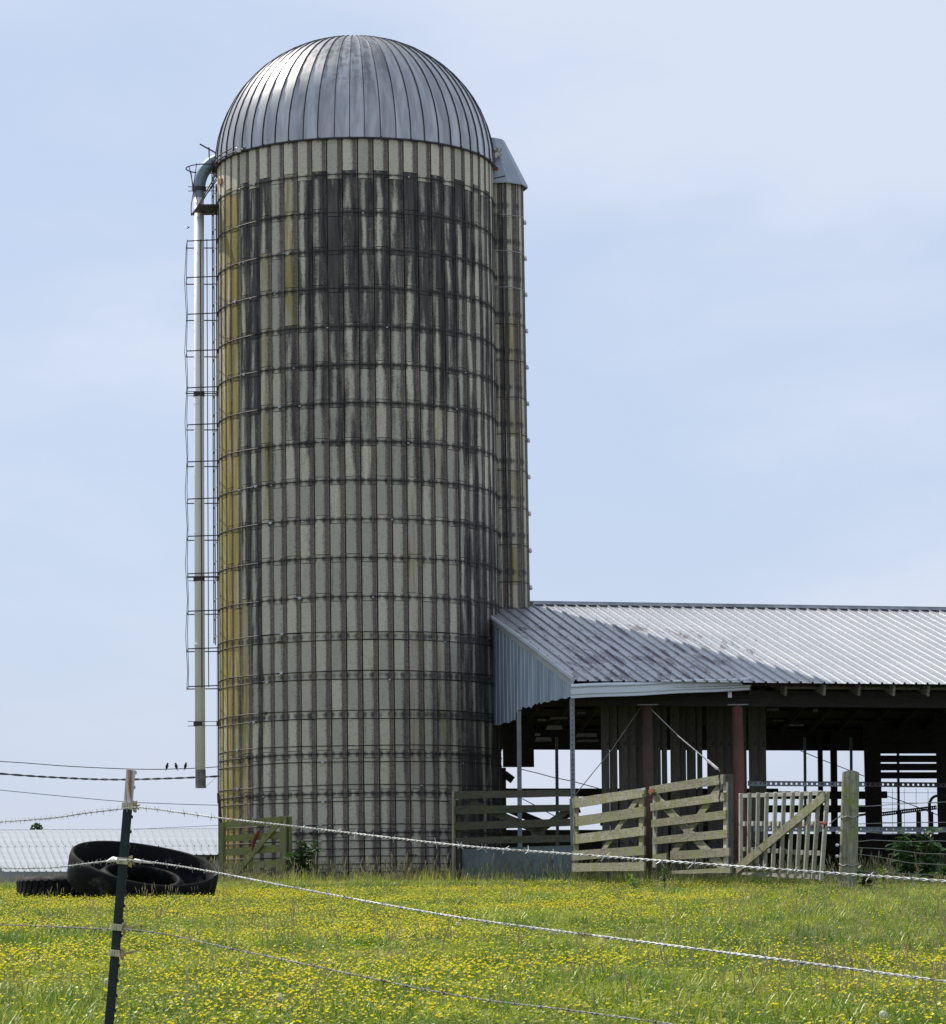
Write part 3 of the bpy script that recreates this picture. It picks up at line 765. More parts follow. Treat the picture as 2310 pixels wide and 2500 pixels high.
for k in range(12):
    for sg in (1, -1):
        w = sg*(.3+k*.61)
        mb = MB(); mb.box(bp(.1, w, rz_(w)-.085), bp(LEN, w, rz_(w)-.085), .05, .09, up=up_n if sg > 0 else dn_n); mb.build('purlin', M['barn_beam'], barn)
# beams at the eaves
zb_ = at(1800, 1720, 59.9).z
mb = MB(); mb.box(bp(.1, BL-.62, zb_+.155), bp(LEN, BL-.62, zb_+.155), .30, .14); mb.build('eave_beam', M['barn_beam'], barn)
mb = MB(); mb.box(bp(4.2, BL-.50, zb_+.36), bp(LEN, BL-.50, zb_+.36), .05, .10); mb.build('eave_plate', M['tail_wood'], barn)
zk = at(1500, 1831, BK.y+.9).z
mb = MB(); mb.box(bp(-.2, -BL+.35, zk+.23), bp(LEN, -BL+.35, zk+.23), .46, .08); mb.build('back_beam', M['barn_beam'], barn)
mb = MB(); mb.box(bp(0, 0, rz_(0)-.35), bp(LEN, 0, rz_(0)-.35), .26, .12); mb.build('ridge_beam', M['barn_beam'], barn)
# helpers that find where a sight line meets a barn-parallel plane
def bplane(u, v, w):
    d = ray(u, v); o = bp(0, w, 0); t = (o-EYE).dot(bn)/d.dot(bn); return EYE+d*t
def sof(p): return (p-Vector((PR.x, PR.y, 0))).dot(bd)
# rusted pipe columns
for (u0, u1, rr_, v1) in ((1580, 1588, .098, 2128), (1800, 1810, .105, 2140)):
    a = bplane(u0, 1722, BL-.62); b = bplane(u1, v1, BL-.62); b.z = -.4
    mb = MB(); mb.tube([b, lerp(a, b, .5), a], rr_, 20); col = mb.build('column', M['rust_pole' if u0 > 1700 else 'rust_dark'], barn, smooth=True)
    mb = MB(); mb.box(a+Vector((-.20, 0, .004)), a+Vector((.20, 0, .004)), .02, .24); mb.build('column_plate', M['telespar'], col)
    mb = MB(); mb.tube([lerp(a, b, .52)+Vector((0, 0, .005)), lerp(a, b, .52)-Vector((0, 0, .005))], rr_+.008, 16); mb.build('column_band', M['cage'], col)
for s in (8.6, 12.6, 16.6):
    mb = MB(); mb.tube([bp(s, BL-.62, -.4), bp(s, BL-.62, zb_)], .09, 16); mb.build('column', M['cage'], barn, smooth=True)
mb = MB(); q_ = bplane(1782, 1686, BL-.3); mb.box(q_, q_-Vector((0, 0, .13)), .07, .03, up=(1, 0, 0)); mb.build('eave_bracket', M['galv'], barn)
# perforated square posts
def telespar(p0, p1, w, parent, name='perforated_post', m='telespar', holes=True):
    a, s_, u_, L = frame(p0, p1, (0, -1, 0)); mb = MB(); mb.box(p0, p1, w, w, up=(0, -1, 0))
    o = mb.build(name, M[m], parent)
    if holes:
        hb_ = MB(); n = int(L/.09)
        for k in range(n):
            c_ = Vector(p0)+a*(.05+k*.09)+u_*(w/2+.002)
            hb_.add([c_-a*.012-s_*.012, c_+a*.012-s_*.012, c_+a*.012+s_*.012, c_-a*.012+s_*.012], [[0, 1, 2, 3]])
        tag(hb_.build('post_holes', M['seam'], o, recalc=False), kind='stuff')
    return o
def post_uv(u0, v0, u1, w, wid, **k):
    a = bplane(u0, v0, w); b = bplane(u1, 2125, w); b.z = -.4; return telespar(b, a, wid, barn, **k)
post_uv(1397, 1706, 1400, BL-.05, .085, m='telespar')
post_uv(1267, 1736, 1270, BL-3.3, .085, holes=False)
post_uv(1359, 1800, 1362, -BL+2.0, .07)
for u in (1965, 2078): post_uv(u, 1800, u+2, -BL+2.0, .06, holes=False)
# back supports
for (u, wd) in ((2005, .11), (2038, .15), (2195, .05), (2450, .15), (2700, .15)):
    a = bplane(u-3, 1780, -BL+.5); b = bplane(u, 2130, -BL+.5); b.z = -.4
    mb = MB(); mb.box(b, a, wd, .12, up=(1, 0, 0)); mb.build('back_post', M['barn_beam'], barn)
def bslab(name, u0, v0, u1, v1, w, th=.04, m='barn_beam', vv0=None, vv1=None):
    """rectangular board seen from (u0,v0) top left to (u1,v1) bottom right in the plane w"""
    a = bplane(u0, (v0+v1)/2, w); b = bplane(u1, ((vv0 or v0)+(vv1 or v1))/2, w)
    h = (bplane(u0, v0, w)-bplane(u0, v1, w)).length
    mb = MB(); mb.box(a, b, h, th); return mb.build(name, M[m], barn)
# low boards of the back wall
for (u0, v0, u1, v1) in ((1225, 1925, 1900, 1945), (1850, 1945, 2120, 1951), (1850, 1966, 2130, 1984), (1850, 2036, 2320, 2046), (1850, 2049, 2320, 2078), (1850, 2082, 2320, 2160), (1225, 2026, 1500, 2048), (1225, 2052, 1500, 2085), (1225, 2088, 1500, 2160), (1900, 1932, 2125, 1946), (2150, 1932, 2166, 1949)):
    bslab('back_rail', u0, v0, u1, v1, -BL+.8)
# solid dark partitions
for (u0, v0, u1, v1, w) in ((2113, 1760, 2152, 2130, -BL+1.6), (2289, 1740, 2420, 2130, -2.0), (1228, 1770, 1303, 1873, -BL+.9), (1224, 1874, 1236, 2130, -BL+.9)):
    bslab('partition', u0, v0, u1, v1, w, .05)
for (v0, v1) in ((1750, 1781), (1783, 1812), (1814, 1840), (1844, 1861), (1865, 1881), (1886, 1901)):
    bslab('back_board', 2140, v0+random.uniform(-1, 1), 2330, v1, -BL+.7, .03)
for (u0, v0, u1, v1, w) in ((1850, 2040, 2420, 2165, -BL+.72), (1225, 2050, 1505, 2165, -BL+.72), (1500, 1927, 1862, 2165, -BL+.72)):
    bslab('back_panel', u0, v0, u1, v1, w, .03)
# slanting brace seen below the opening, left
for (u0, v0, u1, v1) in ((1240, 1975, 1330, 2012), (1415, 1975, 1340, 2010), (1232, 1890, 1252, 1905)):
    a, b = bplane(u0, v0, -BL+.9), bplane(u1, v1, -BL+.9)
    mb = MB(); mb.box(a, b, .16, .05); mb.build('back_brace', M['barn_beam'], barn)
# upright plank wall between the columns, each plank its own
u = 1467.; wpl = BL-3.0
gaps = {1506: 3, 1629: 6, 1673: 2, 1716: 8, 1822: 4}
k = 0
while u < 1868:
    wd = random.uniform(18.5, 21.5); g_ = random.choice((-.6, -.3, -.2, .3))
    for gu, gw in gaps.items():
        if u <= gu < u+wd: g_ = gw; wd = gu-u+1; break
    a = bplane(u+wd/2, 1705+random.choice((0, 0, 0, 6)), wpl); b = bplane(u+wd/2+random.uniform(0, 3)*.4+4, 2128, wpl); b.z = -.35
    mb = MB(); mb.box(b, a, (bplane(u+wd-g_, 2000, wpl)-bplane(u, 2000, wpl)).length, .028, up=(1, 0, 0)); mb.build('plank', M['barn_board'], barn)
    u += wd+ (g_ if g_ > 1.5 else 0); k += 1
for vtop in (1712, 2000):
    bslab('plank_rail', 1466, vtop, 1868, vtop+16, wpl-.06)
# small pale quads hung under the back roof slope
for (u0, v0, u1, v1) in ((1312, 1755, 1335, 1761), (1340, 1750, 1390, 1757), (1332, 1771, 1375, 1782), (1306, 1790, 1320, 1797), (1305, 1800, 1348, 1811), (1408, 1738, 1432, 1744), (1404, 1790, 1460, 1800), (1405, 1806, 1465, 1812), (1870, 1729, 1905, 1736), (1884, 1757, 1915, 1761), (1925, 1768, 1965, 1773), (1985, 1730, 1998, 1739)):
    a = bplane((u0+u1)/2, (v0+v1)/2, -5.2); 
    hw = (u1-u0)/2/F_PX*71; hh = (v1-v0)/2/F_PX*71
    mb = MB(); mb.add([a-bd*hw-Vector((0, 0, hh)), a+bd*hw-Vector((0, 0, hh*.8)), a+bd*hw*.9+Vector((0, .02, hh)), a-bd*hw*.8+Vector((0, .02, hh))], [[0, 1, 2, 3]])
    v = [p+bn*-.02 for p in mb.v]; mb.add(v, [[3, 2, 1, 0]]); mb.build('pale_patch', M['rail_wood'], barn)
# galvanised perforated rails across the open bay
def perf_rail(name, uA, vA, uB, vB, w, hgt, m, pitch=.102, hole=.036):
    p0, p1 = bplane(uA, vA, w), bplane(uB, vB, w); a = (p1-p0); L = a.length; a.normalize(); up = Vector((0, 0, 1)); up = (up-a*up.dot(a)).normalized()
    mb = MB(); n = int(L/pitch); mg = (hgt-hole)/2
    for k in range(n):
        x0, x1, x2, x3 = k*pitch, k*pitch+(pitch-hole)/2, k*pitch+(pitch+hole)/2, (k+1)*pitch
        P = lambda x, y: p0+a*x+up*y
        for (xa, xb, ya, yb) in ((x0, x1, 0, hgt), (x2, x3, 0, hgt), (x1, x2, 0, mg), (x1, x2, hgt-mg, hgt)):
            mb.add([P(xa, ya), P(xb, ya), P(xb, yb), P(xa, yb)], [[0, 1, 2, 3]])
    for y in (0, hgt):
        mb.add([p0+up*y, p0+up*y+bn*.03, p1+up*y+bn*.03, p1+up*y], [[0, 1, 2, 3]])
    return mb.build(name, M[m], barn, recalc=False)
perf_rail('perforated_rail', 1826, 1919, 2115, 1921, BL-1.0, .095, 'telespar')
perf_rail('perforated_rail', 2113, 1921, 2420, 1924, BL-1.0, .095, 'cage')
perf_rail('perforated_rail', 1840, 2030, 2420, 2032, BL-1.2, .10, 'telespar', .13, .02)
perf_rail('perforated_rail', 2153, 1993, 2290, 1976, -2.5, .09, 'cage', .05, .018)
for u in (2196, 2243, 2273):
    a = bplane(u, 1982, -2.5); b = bplane(u+1, 2050, -2.5); mb = MB(); mb.box(a, b, .10, .05, up=(1, 0, 0)); mb.build('stall_upright', M['cage'], barn)
pts = [bplane(2290-20*math.sin(R_(t)), 1965-22*math.cos(R_(t)), -1.2) for t in range(0, 91, 10)]+[bplane(2272, 2020, -1.2)]
mb = MB(); mb.tube([bplane(2330, 1943, -1.2)]+pts, .03, 10); mb.build('stall_hoop', M['cage'], barn, smooth=True)
mb = MB(); mb.box(bplane(2088, 2020, -2), bplane(2092, 1990, -2), .06, .06); mb.box(bplane(2088, 1992, -2), bplane(2115, 1988, -2), .05, .05); mb.build('stall_latch', M['cage'], barn)
# wire panel in the right bay
panel = thing('wire_fence', 'thin square wire stock mesh across the right barn bay', 'fence', bp(10, 3.5, 0))
for u in range(2150, 2320, 29):
    mb = MB(); mb.tube([bplane(u, 1925, 3.5), bplane(u+1, 2050, 3.5)], .004, 4); mb.build('wire', M['black_cable'], panel)
for v in (1935, 1960, 1975, 2008):
    mb = MB(); mb.tube([bplane(2150, v, 3.5), bplane(2320, v+1, 3.5)], .004, 4); mb.build('wire', M['black_cable'], panel)
# wires seen through the left opening
for i, pts in enumerate((((1272, 1878), (1310, 1887), (1350, 1898), (1400, 1908), (1462, 1925)), ((1275, 1950), (1300, 1963), (1340, 1985), (1365, 1998)), ((1955, 1833), (2010, 1856), (2110, 1895)), ((2110, 1925), (2200, 1955), (2290, 1990)))):
    mb = MB(); mb.tube([bplane(a, b, -BL-.6) for a, b in pts], .010, 4)
    tag(mb.build('hanging_wire', M['black_cable']), ('thin dark wire sagging across the left barn opening', 'short slanting wire behind the dark fence boards', 'thin wire crossing behind the narrow barn openings', 'thin wire slanting behind the stock panel at far right')[i], 'wire')

# ------------------------------------------------------------------ fences and gates
def gplane(uL, uR, YL, YR):
    A, B = at(uL, 2100, YL), at(uR, 2100, YR); d = Vector((B.x-A.x, B.y-A.y, 0)).normalized(); n = Vector((d.y, -d.x, 0))
    o = Vector((A.x, A.y, 0))
    def f(u, v, off=0.):
        r_ = ray(u, v); t = (o+n*off-EYE).dot(n)/r_.dot(n); return EYE+r_*t
    return f, d, n
def board(par, f, uL, vLt, vLb, uR, vRt, vRb, off, th, m, name='board'):
    a, b, c, d = f(uL, vLt, off), f(uR, vRt, off), f(uR, vRb, off), f(uL, vLb, off)
    n = (b-a).cross(d-a).normalized()
    if n.y > 0: n = -n
    mb = MB(); bk = [p-n*th for p in (a, b, c, d)]
    j = .004
    k = 3
    top = [lerp(a, b, i/k)+Vector((0, 0, random.uniform(-j, j)))+n*random.uniform(-j, j) for i in range(k+1)]
    bot = [lerp(d, c, i/k)+Vector((0, 0, random.uniform(-j, j)))+n*random.uniform(-j, j) for i in range(k+1)]
    v = top+bot+[p-n*th for p in top]+[p-n*th for p in bot]; q = k+1; fs = []
    for i in range(k): fs += [[i, i+1, q+i+1, q+i], [2*q+i, 3*q+i, 3*q+i+1, 2*q+i+1], [i, 2*q+i, 2*q+i+1, i+1], [q+i, q+i+1, 3*q+i+1, 3*q+i]]
    fs += [[0, q, 3*q, 2*q], [k, 2*q+k, 3*q+k, q+k]]
    mb.add(v, fs); return mb.build(name, M[m], par)
# dark board fence with metal sheet
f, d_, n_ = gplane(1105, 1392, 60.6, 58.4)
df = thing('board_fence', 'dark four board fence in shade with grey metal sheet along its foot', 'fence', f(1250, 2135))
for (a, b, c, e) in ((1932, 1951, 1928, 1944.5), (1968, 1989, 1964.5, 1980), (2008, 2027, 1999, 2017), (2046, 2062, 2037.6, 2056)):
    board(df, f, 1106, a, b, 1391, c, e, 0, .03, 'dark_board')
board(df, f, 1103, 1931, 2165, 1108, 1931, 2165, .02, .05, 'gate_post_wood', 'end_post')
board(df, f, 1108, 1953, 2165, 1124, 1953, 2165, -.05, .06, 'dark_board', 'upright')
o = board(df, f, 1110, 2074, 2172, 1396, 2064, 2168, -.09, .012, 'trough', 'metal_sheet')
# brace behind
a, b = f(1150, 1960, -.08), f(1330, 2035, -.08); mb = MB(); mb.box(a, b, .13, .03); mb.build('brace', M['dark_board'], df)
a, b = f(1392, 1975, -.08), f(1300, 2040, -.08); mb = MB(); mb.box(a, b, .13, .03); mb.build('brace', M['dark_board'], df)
# lit gate left of the first column
f, d_, n_ = gplane(1396, 1574, 57.2, 52.0)
g1 = thing('board_gate', 'weathered five board gate between grey corner post and first rusty column', 'gate', f(1480, 2125))
for (a, b, c, e) in ((1950, 1974, 1923, 1946), (1995, 2019, 1969, 1993), (2038, 2061, 2018, 2040), (2078, 2102, 2065, 2087), (2108, 2128, 2105, 2126)):
    board(g1, f, 1396, a, b, 1573, c, e, 0, .03, 'gate_wood')
for (u, v, w) in ((1399, 1945, 10), (1560, 1925, 9)):
    board(g1, f, u, v, 2126, u+w, v-1, 2126, -.045, .03, 'gate_post_wood', 'upright')
a, b = f(1565, 1940, -.05), f(1462, 2095, -.05); mb = MB(); mb.box(a, b, .12, .03, up=n_.cross(Vector((0, 0, 1)))); mb.build('brace', M['gate_wood'], g1)
a = f(1394, 1950, .04); mb = MB(); mb.box(a, f(1397, 2060, .04), .05, .02, up=(1, 0, 0)); mb.build('hinge_strap', M['telespar'], g1)
a = f(1560, 1929, .045); mb = MB(); mb.box(f(1558, 1929, .045), f(1575, 1926, .045), .04, .012); mb.build('hinge_plate', M['lug'], g1)
# X braced gate right of the first column
f, d_, n_ = gplane(1586, 1775, 54.6, 50.0)
g2 = thing('board_gate', 'weathered gate with crossed braces between the two rusty columns', 'gate', f(1680, 2125))
for k, (a, b, c, e, uL, uR) in enumerate(((1920, 1940, 1891, 1914, 1586, 1766), (1961, 1980, 1935, 1955, 1588, 1769), (2002, 2020, 1978, 1999, 1590, 1772), (2044, 2062, 2025, 2046, 1592, 1776), (2083, 2099, 2070, 2091, 1637, 1780), (2126, 2134, 2118, 2131, 1640, 1782))):
    board(g2, f, uL, a-(5 if k == 4 else 0), b, uR, c, e, 0, .03, 'gate_wood')
board(g2, f, 1594, 2086, 2101, 1628, 2083, 2099, 0, .03, 'gate_wood')
board(g2, f, 1594, 1942, 2118, 1601, 1940, 2118, -.045, .03, 'pale_wood', 'upright')
board(g2, f, 1766, 1912, 2122, 1774, 1910, 2122, -.045, .03, 'pale_wood', 'upright')
for (p, q) in (((1600, 1944), (1775, 2128)), ((1762, 1915), (1640, 2090))):
    a, b = f(*p, -.05), f(*q, -.05); mb = MB(); mb.box(a, b, .15, .025, up=n_.cross(Vector((0, 0, 1)))); mb.build('brace', M['gate_wood'], g2)
mb = MB(); mb.box(f(1584, 1932, .03), f(1597, 1930, .03), .06, .01); mb.build('hinge_plate', mat('orange rust', lambda t, tc, p: (.22, .07, .03), .8), g2)
mb = MB()
cpts = [f(1757+math.sin(k)*1.2, 1880+k*4, .05) for k in range(20)]; mb.tube(cpts, .012, 5); mb.build('gate_chain', M['cage'], g2)
# gate post behind its free end
f3, _, _ = gplane(1770, 1786, 59.3, 59.2)
gp_ = board(None, f3, 1770, 1890, 2132, 1783, 1890, 2134, 0, .1, 'barn_board', 'gate_post'); tag(gp_, 'dark upright timber post between crossed brace gate and right rusty column', 'post')
# cables from the first column's head
hd = bplane(1577, 1728, BL-.5)
ca = MB(); e1 = f(1755, 1880, .03); ca.tube([hd+Vector((.06, -.05, 0)), lerp(hd, e1, .5)+Vector((0, 0, -.01)), e1], .010, 6)
cab = ca.build('stay_cable', M['rope']); tag(cab, 'steel cable from the left column head down to the crossed brace gate', 'cable')
mb = MB(); t0, t1 = lerp(hd, e1, .86), lerp(hd, e1, .99); mb.box(t0, t1, .03, .03, bev=.008); mb.build('turnbuckle', M['lug'], cab)
e2 = at(1404, 1941, 57.5); ca = MB(); ca.tube([hd+Vector((-.10, -.05, 0)), lerp(hd, e2, .5), e2], .008, 6)
tag(ca.build('stay_cable', M['rope']), 'thin steel cable slanting left from the left column head', 'cable')

# picket gate
f, d_, n_ = gplane(1805, 2035, 54.2, 49.2)
g3 = thing('picket_gate', 'leaning gate of narrow upright pickets with one long diagonal brace', 'gate', f(1910, 2140))
for (vl, vr, vl2, vr2) in ((1938, 1930, 1948, 1941), (2005, 2006, 2016, 2018), (2068, 2078, 2078, 2090), (2130, 2136, 2136, 2148)):
    board(g3, f, 1812, vl, vl2, 2006, vr, vr2, -.03, .03, 'rail_wood', 'rail')
NPK = 11
for k in range(NPK):
    t = k/(NPK-1); u = 1804+t*(2016-1804)+ (0 if k else 2); vb = 2112+t*38 if k > 2 else 2108
    ut = 1806+t*(2018-1806)
    sh = -16*t*(t > .0)
    mb = MB(); a = f(ut+3, 1937-t*6, .03); b = f(ut+3+sh, vb, .03)
    mb.box(b, a, .062, .055, up=Vector((d_.x, d_.y, 0)), bev=.004); o = mb.build('picket', M['pale_wood'], g3)
    mb = MB(); mb.box(a-Vector((0, 0, .06))+n_*.03, a-Vector((0, 0, .075))+n_*.03, .014, .006); mb.build('nail', M['seam'], o)
a, b = f(2014, 1944, .085), f(1800, 2122, .085); mb = MB(); mb.box(a, b, .15, .03, up=n_.cross(Vector((0, 0, 1))), bev=.003); mb.build('brace', M['gate_wood'], g3)
mb = MB(); mb.tube([f(2004, 2008, .09), f(2011, 2010, .10), f(2018, 2012, .09)], .02, 6); mb.tube([f(2014, 2012, .095), f(2011, 2024, .095)], [.02, .008], 6); mb.build('twine', M['red_rag'], g3)
# slanted low end board beside it
# left gate leaning on the silo
f, d_, n_ = gplane(535, 698, 63.6, 62.15)
g4 = thing('board_gate', 'green mossy gate leaning against the left foot of the silo', 'gate', f(610, 2140))
board(g4, f, 535, 2008, 2140, 545, 2008, 2140, .03, .07, 'green_post', 'end_post')
for (a, b, c, e) in ((2006, 2022, 1994, 2011), (2041, 2056, 2030, 2046), (2073, 2090, 2062, 2080), (2107, 2124, 2099, 2118), (2140, 2150, 2136, 2153)):
    board(g4, f, 545, a, b, 688, c, e, 0, .03, 'green_wood')
board(g4, f, 683, 1993, 2158, 697, 1992, 2158, .035, .035, 'green_post', 'upright')
board(g4, f, 696, 1992, 2158, 705, 1993, 2158, -.06, .08, 'green_post', 'end_post')
a, b = f(686, 2000, .045), f(572, 2138, .045); mb = MB(); mb.box(a, b, .125, .028, up=n_.cross(Vector((0, 0, 1)))); mb.build('brace', M['green_wood'], g4)
mb = MB(); mb.tube([f(632, 2026, .06), f(627, 2038, .06), f(621, 2052, .06), f(616, 2078, .06)], [.008, .035, .04, .012], 7); mb.tube([f(627, 2030, .06), f(634, 2026, .06)], .01, 5); mb.build('twine', M['red_rag'], g4)
board(g4, f, 630, 2053, 2060, 633, 2056, 2063, .05, .01, 'rail_wood', 'rag')

# round post with wire fence to the right
pf = thing('wire_fence', 'thick round wooden post with sagging fence wires running right', 'fence', at(2075, 2150, 50.3))
top, bot = at(2077, 1884, 50.3), at(2069, 2160, 50.3); bot.z = gz(bot.x, bot.y)-.1
def warp(p, an): return p
mb = MB(); nr = 14; seg = 20; a, s_, u_, L = frame(bot, top)
for i in range(nr+1):
    t = i/nr
    for k in range(seg):
        an = 2*math.pi*k/seg; rr_ = (.142-.012*t)*(1+.05*noise.noise(Vector((math.cos(an)*1.6, math.sin(an)*1.6, t*3)))+.02*math.sin(an*7))
        mb.v.append(lerp(bot, top, t)+s_*math.cos(an)*rr_+u_*math.sin(an)*rr_ + (Vector((0, 0, .015*math.cos(an*2))) if i == nr else Vector()))
for i in range(nr):
    for k in range(seg): l = (k+1) % seg; mb.f.append([i*seg+k, i*seg+l, (i+1)*seg+l, (i+1)*seg+k]); mb.m.append(0)
mb.f.append([nr*seg+k for k in range(seg)]); mb.m.append(0)
pst = mb.build('post', M['post_wood'], pf, smooth=False)
for v in (2032, 2063, 2090):
    p = at(2044, v, 50.15); mb = MB(); mb.tube([p-Vector((.0, 0, .022)), p, p+Vector((0, 0, .022))], [.018, .028, .016], 10); mb.tube([p, p+Vector((.03, -.02, 0))], .01, 5); mb.build('insulator', M['pvc'], pst)
mb = MB()
for v in (1992, 2110):
    cz_ = at(2073, v, 50.3); pts = [cz_+Vector((.152*math.cos(R_(a)), .152*math.sin(R_(a)), .012*math.sin(R_(a*6))+.02*math.sin(R_(a)))) for a in range(0, 360, 12)]
    mb.tube(pts, .009, 5, closed=True)
mb.tube([at(2052, 1994, 50.1), at(2040, 2000, 50.2), at(2025, 2012, 51)], .008, 5)
mb.build('post_wire', M['chain'], pst)
wl = [((2085, 1969), (2130, 1968), (2180, 1964), (2310, 1958), (2500, 1955)), ((2085, 2012), (2150, 2010), (2250, 2008), (2500, 2008)), ((2080, 2030), (2150, 2034), (2230, 2035), (2330, 2030), (2500, 2028)),
      ((2085, 2056), (2130, 2051), (2215, 2055), (2290, 2053), (2500, 2060)), ((2085, 2069), (2170, 2073), (2250, 2084), (2500, 2090)), ((2080, 2083), (2150, 2093), (2220, 2107), (2320, 2112), (2500, 2120)), ((2090, 2126), (2200, 2133), (2320, 2138), (2500, 2140))]
for w_ in wl:
    mb = MB(); mb.tube([at(a, b, 50.2+(a-2080)*.004) for a, b in w_], .0055, 5); mb.build('wire', M['thinwire'], pf)

# front barbed wire fence
TP = 8.5
bf = thing('barbed_wire_fence', 'foreground barbed wire fence on a dark green steel post with white tip', 'fence', at(268, 2490, TP)-Vector((0, 0, .5)))
t0, t1 = at(320, 1880, TP), at(266, 2505, TP); ax = (t0-t1).normalized(); b0 = t1-ax*.62
sx_ = Vector((1, 0, 0)); sx_ = (sx_-ax*sx_.dot(ax)).normalized(); ny = sx_.cross(ax).normalized(); ny = ny if ny.y < 0 else -ny
def tsec(P, q=1):
    hw = .0118; return [P-sx_*hw-ny*.002, P-sx_*hw+ny*.003, P-sx_*.006+ny*.0055, P+sx_*.006+ny*.0055, P+sx_*hw+ny*.003, P+sx_*hw-ny*.002, P+sx_*.003-ny*.004, P+sx_*.003-ny*.03, P-sx_*.003-ny*.03, P-sx_*.003-ny*.004]
def prism(A, B):
    mb = MB(); a, b = tsec(A), tsec(B); n = len(a); mb.add(a+b, [[i, (i+1) % n, n+(i+1) % n, n+i] for i in range(n)]+[list(range(n))[::-1], list(range(n, 2*n))]); return mb
tw = t0-ax*.103
post = prism(b0, tw).build('steel_post', M['tpost'], bf)
prism(tw+ax*.0005, t0).build('white_tip', M['tpost_white'], post)
k = 0; q_ = t0-ax*.006
while k < 32:
    p = q_-ax*(k*.0385); mb = MB(); mb.box(p+sx_*.011, p+sx_*.0155, .009, .009, up=ax, bev=.002); mb.build('stud', M['lug'] if k < 3 else M['tpost'], post); k += 1
ctr = {}
for i, v in enumerate((1968, 2102, 2264, 2327)):
    u = 319-(v-1880)*(54/625.)
    c_ = at(u, v, TP); ctr[i] = c_
    mb = MB(); mb.box(c_-sx_*.0145+ny*.003, c_+sx_*.0145+ny*.003, .0170, .020, up=ax, bev=.002)
    ins = mb.build('insulator', M['cream'], post)
    mb = MB()
    for q2 in (-.008, -.002, .004): mb.box(c_+sx_*q2+ny*.0135+ax*.0083, c_+sx_*q2+ny*.0135-ax*.0083, .0035, .004, up=sx_)
    mb.build('insulator_ribs', M['cream'], ins)
    mb = MB(); r0 = c_+sx_*.0235+ny*.004
    for z_ in (-.009, -.003, .003, .009): mb.tube([r0+ax*z_-sx_*.008, r0+ax*z_+sx_*.001], [.004, .0075 if abs(z_) > .006 else .005], 8)
    for an in (30, 100, 170, 250, 320): mb.tube([r0, r0+sx_*math.cos(R_(an))*.011+ax*math.sin(R_(an))*.012], [.0035, .0012], 5)
    if i == 2: mb.tube([r0+sx_*.0, r0+sx_*.03+ax*.008, r0+sx_*.045+ax*.007, r0+sx_*.049, r0+sx_*.045-ax*.007, r0+sx_*.03-ax*.006, r0], .0022, 5)
    if i == 3: mb.tube([r0, r0+sx_*.025+ax*.008, r0+sx_*.04+ax*.014], [.004, .003, .001], 5)
    mb.build('insulator_nose', M['cream_old'], ins)
def smooth_path(P, n):
    out = []
    for i in range(len(P)-1):
        p0, p1, p2, p3 = P[max(i-1, 0)], P[i], P[i+1], P[min(i+2, len(P)-1)]
        for k in range(n):
            t = k/n; out.append(.5*((2*p1)+(-p0+p2)*t+(2*p0-5*p1+4*p2-p3)*t*t+(-p0+3*p1-3*p2+p3)*t**3))
    out.append(P[-1]); return out
def Yright(u):   # wire runs from the post at 8.5 m to 4.4 m at the right edge
    A = Vector((-.92, 8.5)); B = Vector((.64, 4.4)); k = (u-1155)/F_PX*1.0  # X = k*Y
    t = (k*A.y-A.x)/((B.x-A.x)-k*(B.y-A.y)); return A.y+(B.y-A.y)*t
def Yleft(u):
    A = Vector((-.93, 8.5)); B = Vector((-1.59, 10.9)); k = (u-1155)/F_PX
    t = (k*A.y-A.x)/((B.x-A.x)-k*(B.y-A.y)); return A.y+(B.y-A.y)*min(3, t)
def barbed(ptsL, ptsR, label, m='wire', rad=.00115, amp=.0013):
    P = [at(u, v, Yleft(u)) for u, v in ptsL]+[at(u, v, Yright(u)) for u, v in ptsR]
    P = smooth_path(P, 12)
    # resample
    L = [0]
    for i in range(1, len(P)): L.append(L[-1]+(P[i]-P[i-1]).length)
    tot = L[-1]; step = .006; out = []; j = 0; s = 0
    while s < tot:
        while L[j+1] < s: j += 1
        out.append(lerp(P[j], P[j+1], (s-L[j])/(L[j+1]-L[j]+1e-9))); s += step
    mb = MB()
    up = Vector((0, 0, 1)); fwd = Vector((0, 1, 0))
    for ph in (0, math.pi):
        q = []
        for i, p in enumerate(out):
            t = (out[min(i+1, len(out)-1)]-out[max(i-1, 0)]).normalized(); a = t.cross(up).normalized(); b = a.cross(t)
            an = i*step/.052*2*math.pi+ph; q.append(p+a*math.cos(an)*amp+b*math.sin(an)*amp)
        mb.tube(q, rad, 4, cap=False)
    w = mb.build('barbed_wire', M[m], bf, smooth=True)
    bb = MB(); s = .05
    while s < tot-.05:
        i = int(s/step); p = out[i]; t = (out[min(i+1, len(out)-1)]-out[i-1]).normalized(); a = t.cross(up).normalized(); b = a.cross(t)
        a0 = random.uniform(0, 6.28)
        for k in range(4):
            an = a0+k*math.pi/2+random.uniform(-.4, .4); dr = a*math.cos(an)+b*math.sin(an)+t*random.uniform(-.7, .7)
            bb.tube([p+t*(k-1.5)*.0015, p+dr*random.uniform(.007, .0115)+t*(k-1.5)*.0015], [.0009, .0005], 4)
        bb.tube([p-t*.004, p+t*.004], .0027, 6)
        s += .118+random.uniform(-.012, .012)
    tag(bb.build('barbs', M[m], w), kind='stuff')
barbed([(-60, 2014), (0, 2007), (120, 1998), (220, 1984), (298, 1975)], [(342, 1972), (440, 1984), (540, 1998), (720, 2018), (1105, 2063), (1400, 2086), (1800, 2116), (2310, 2152), (2420, 2162)], '')
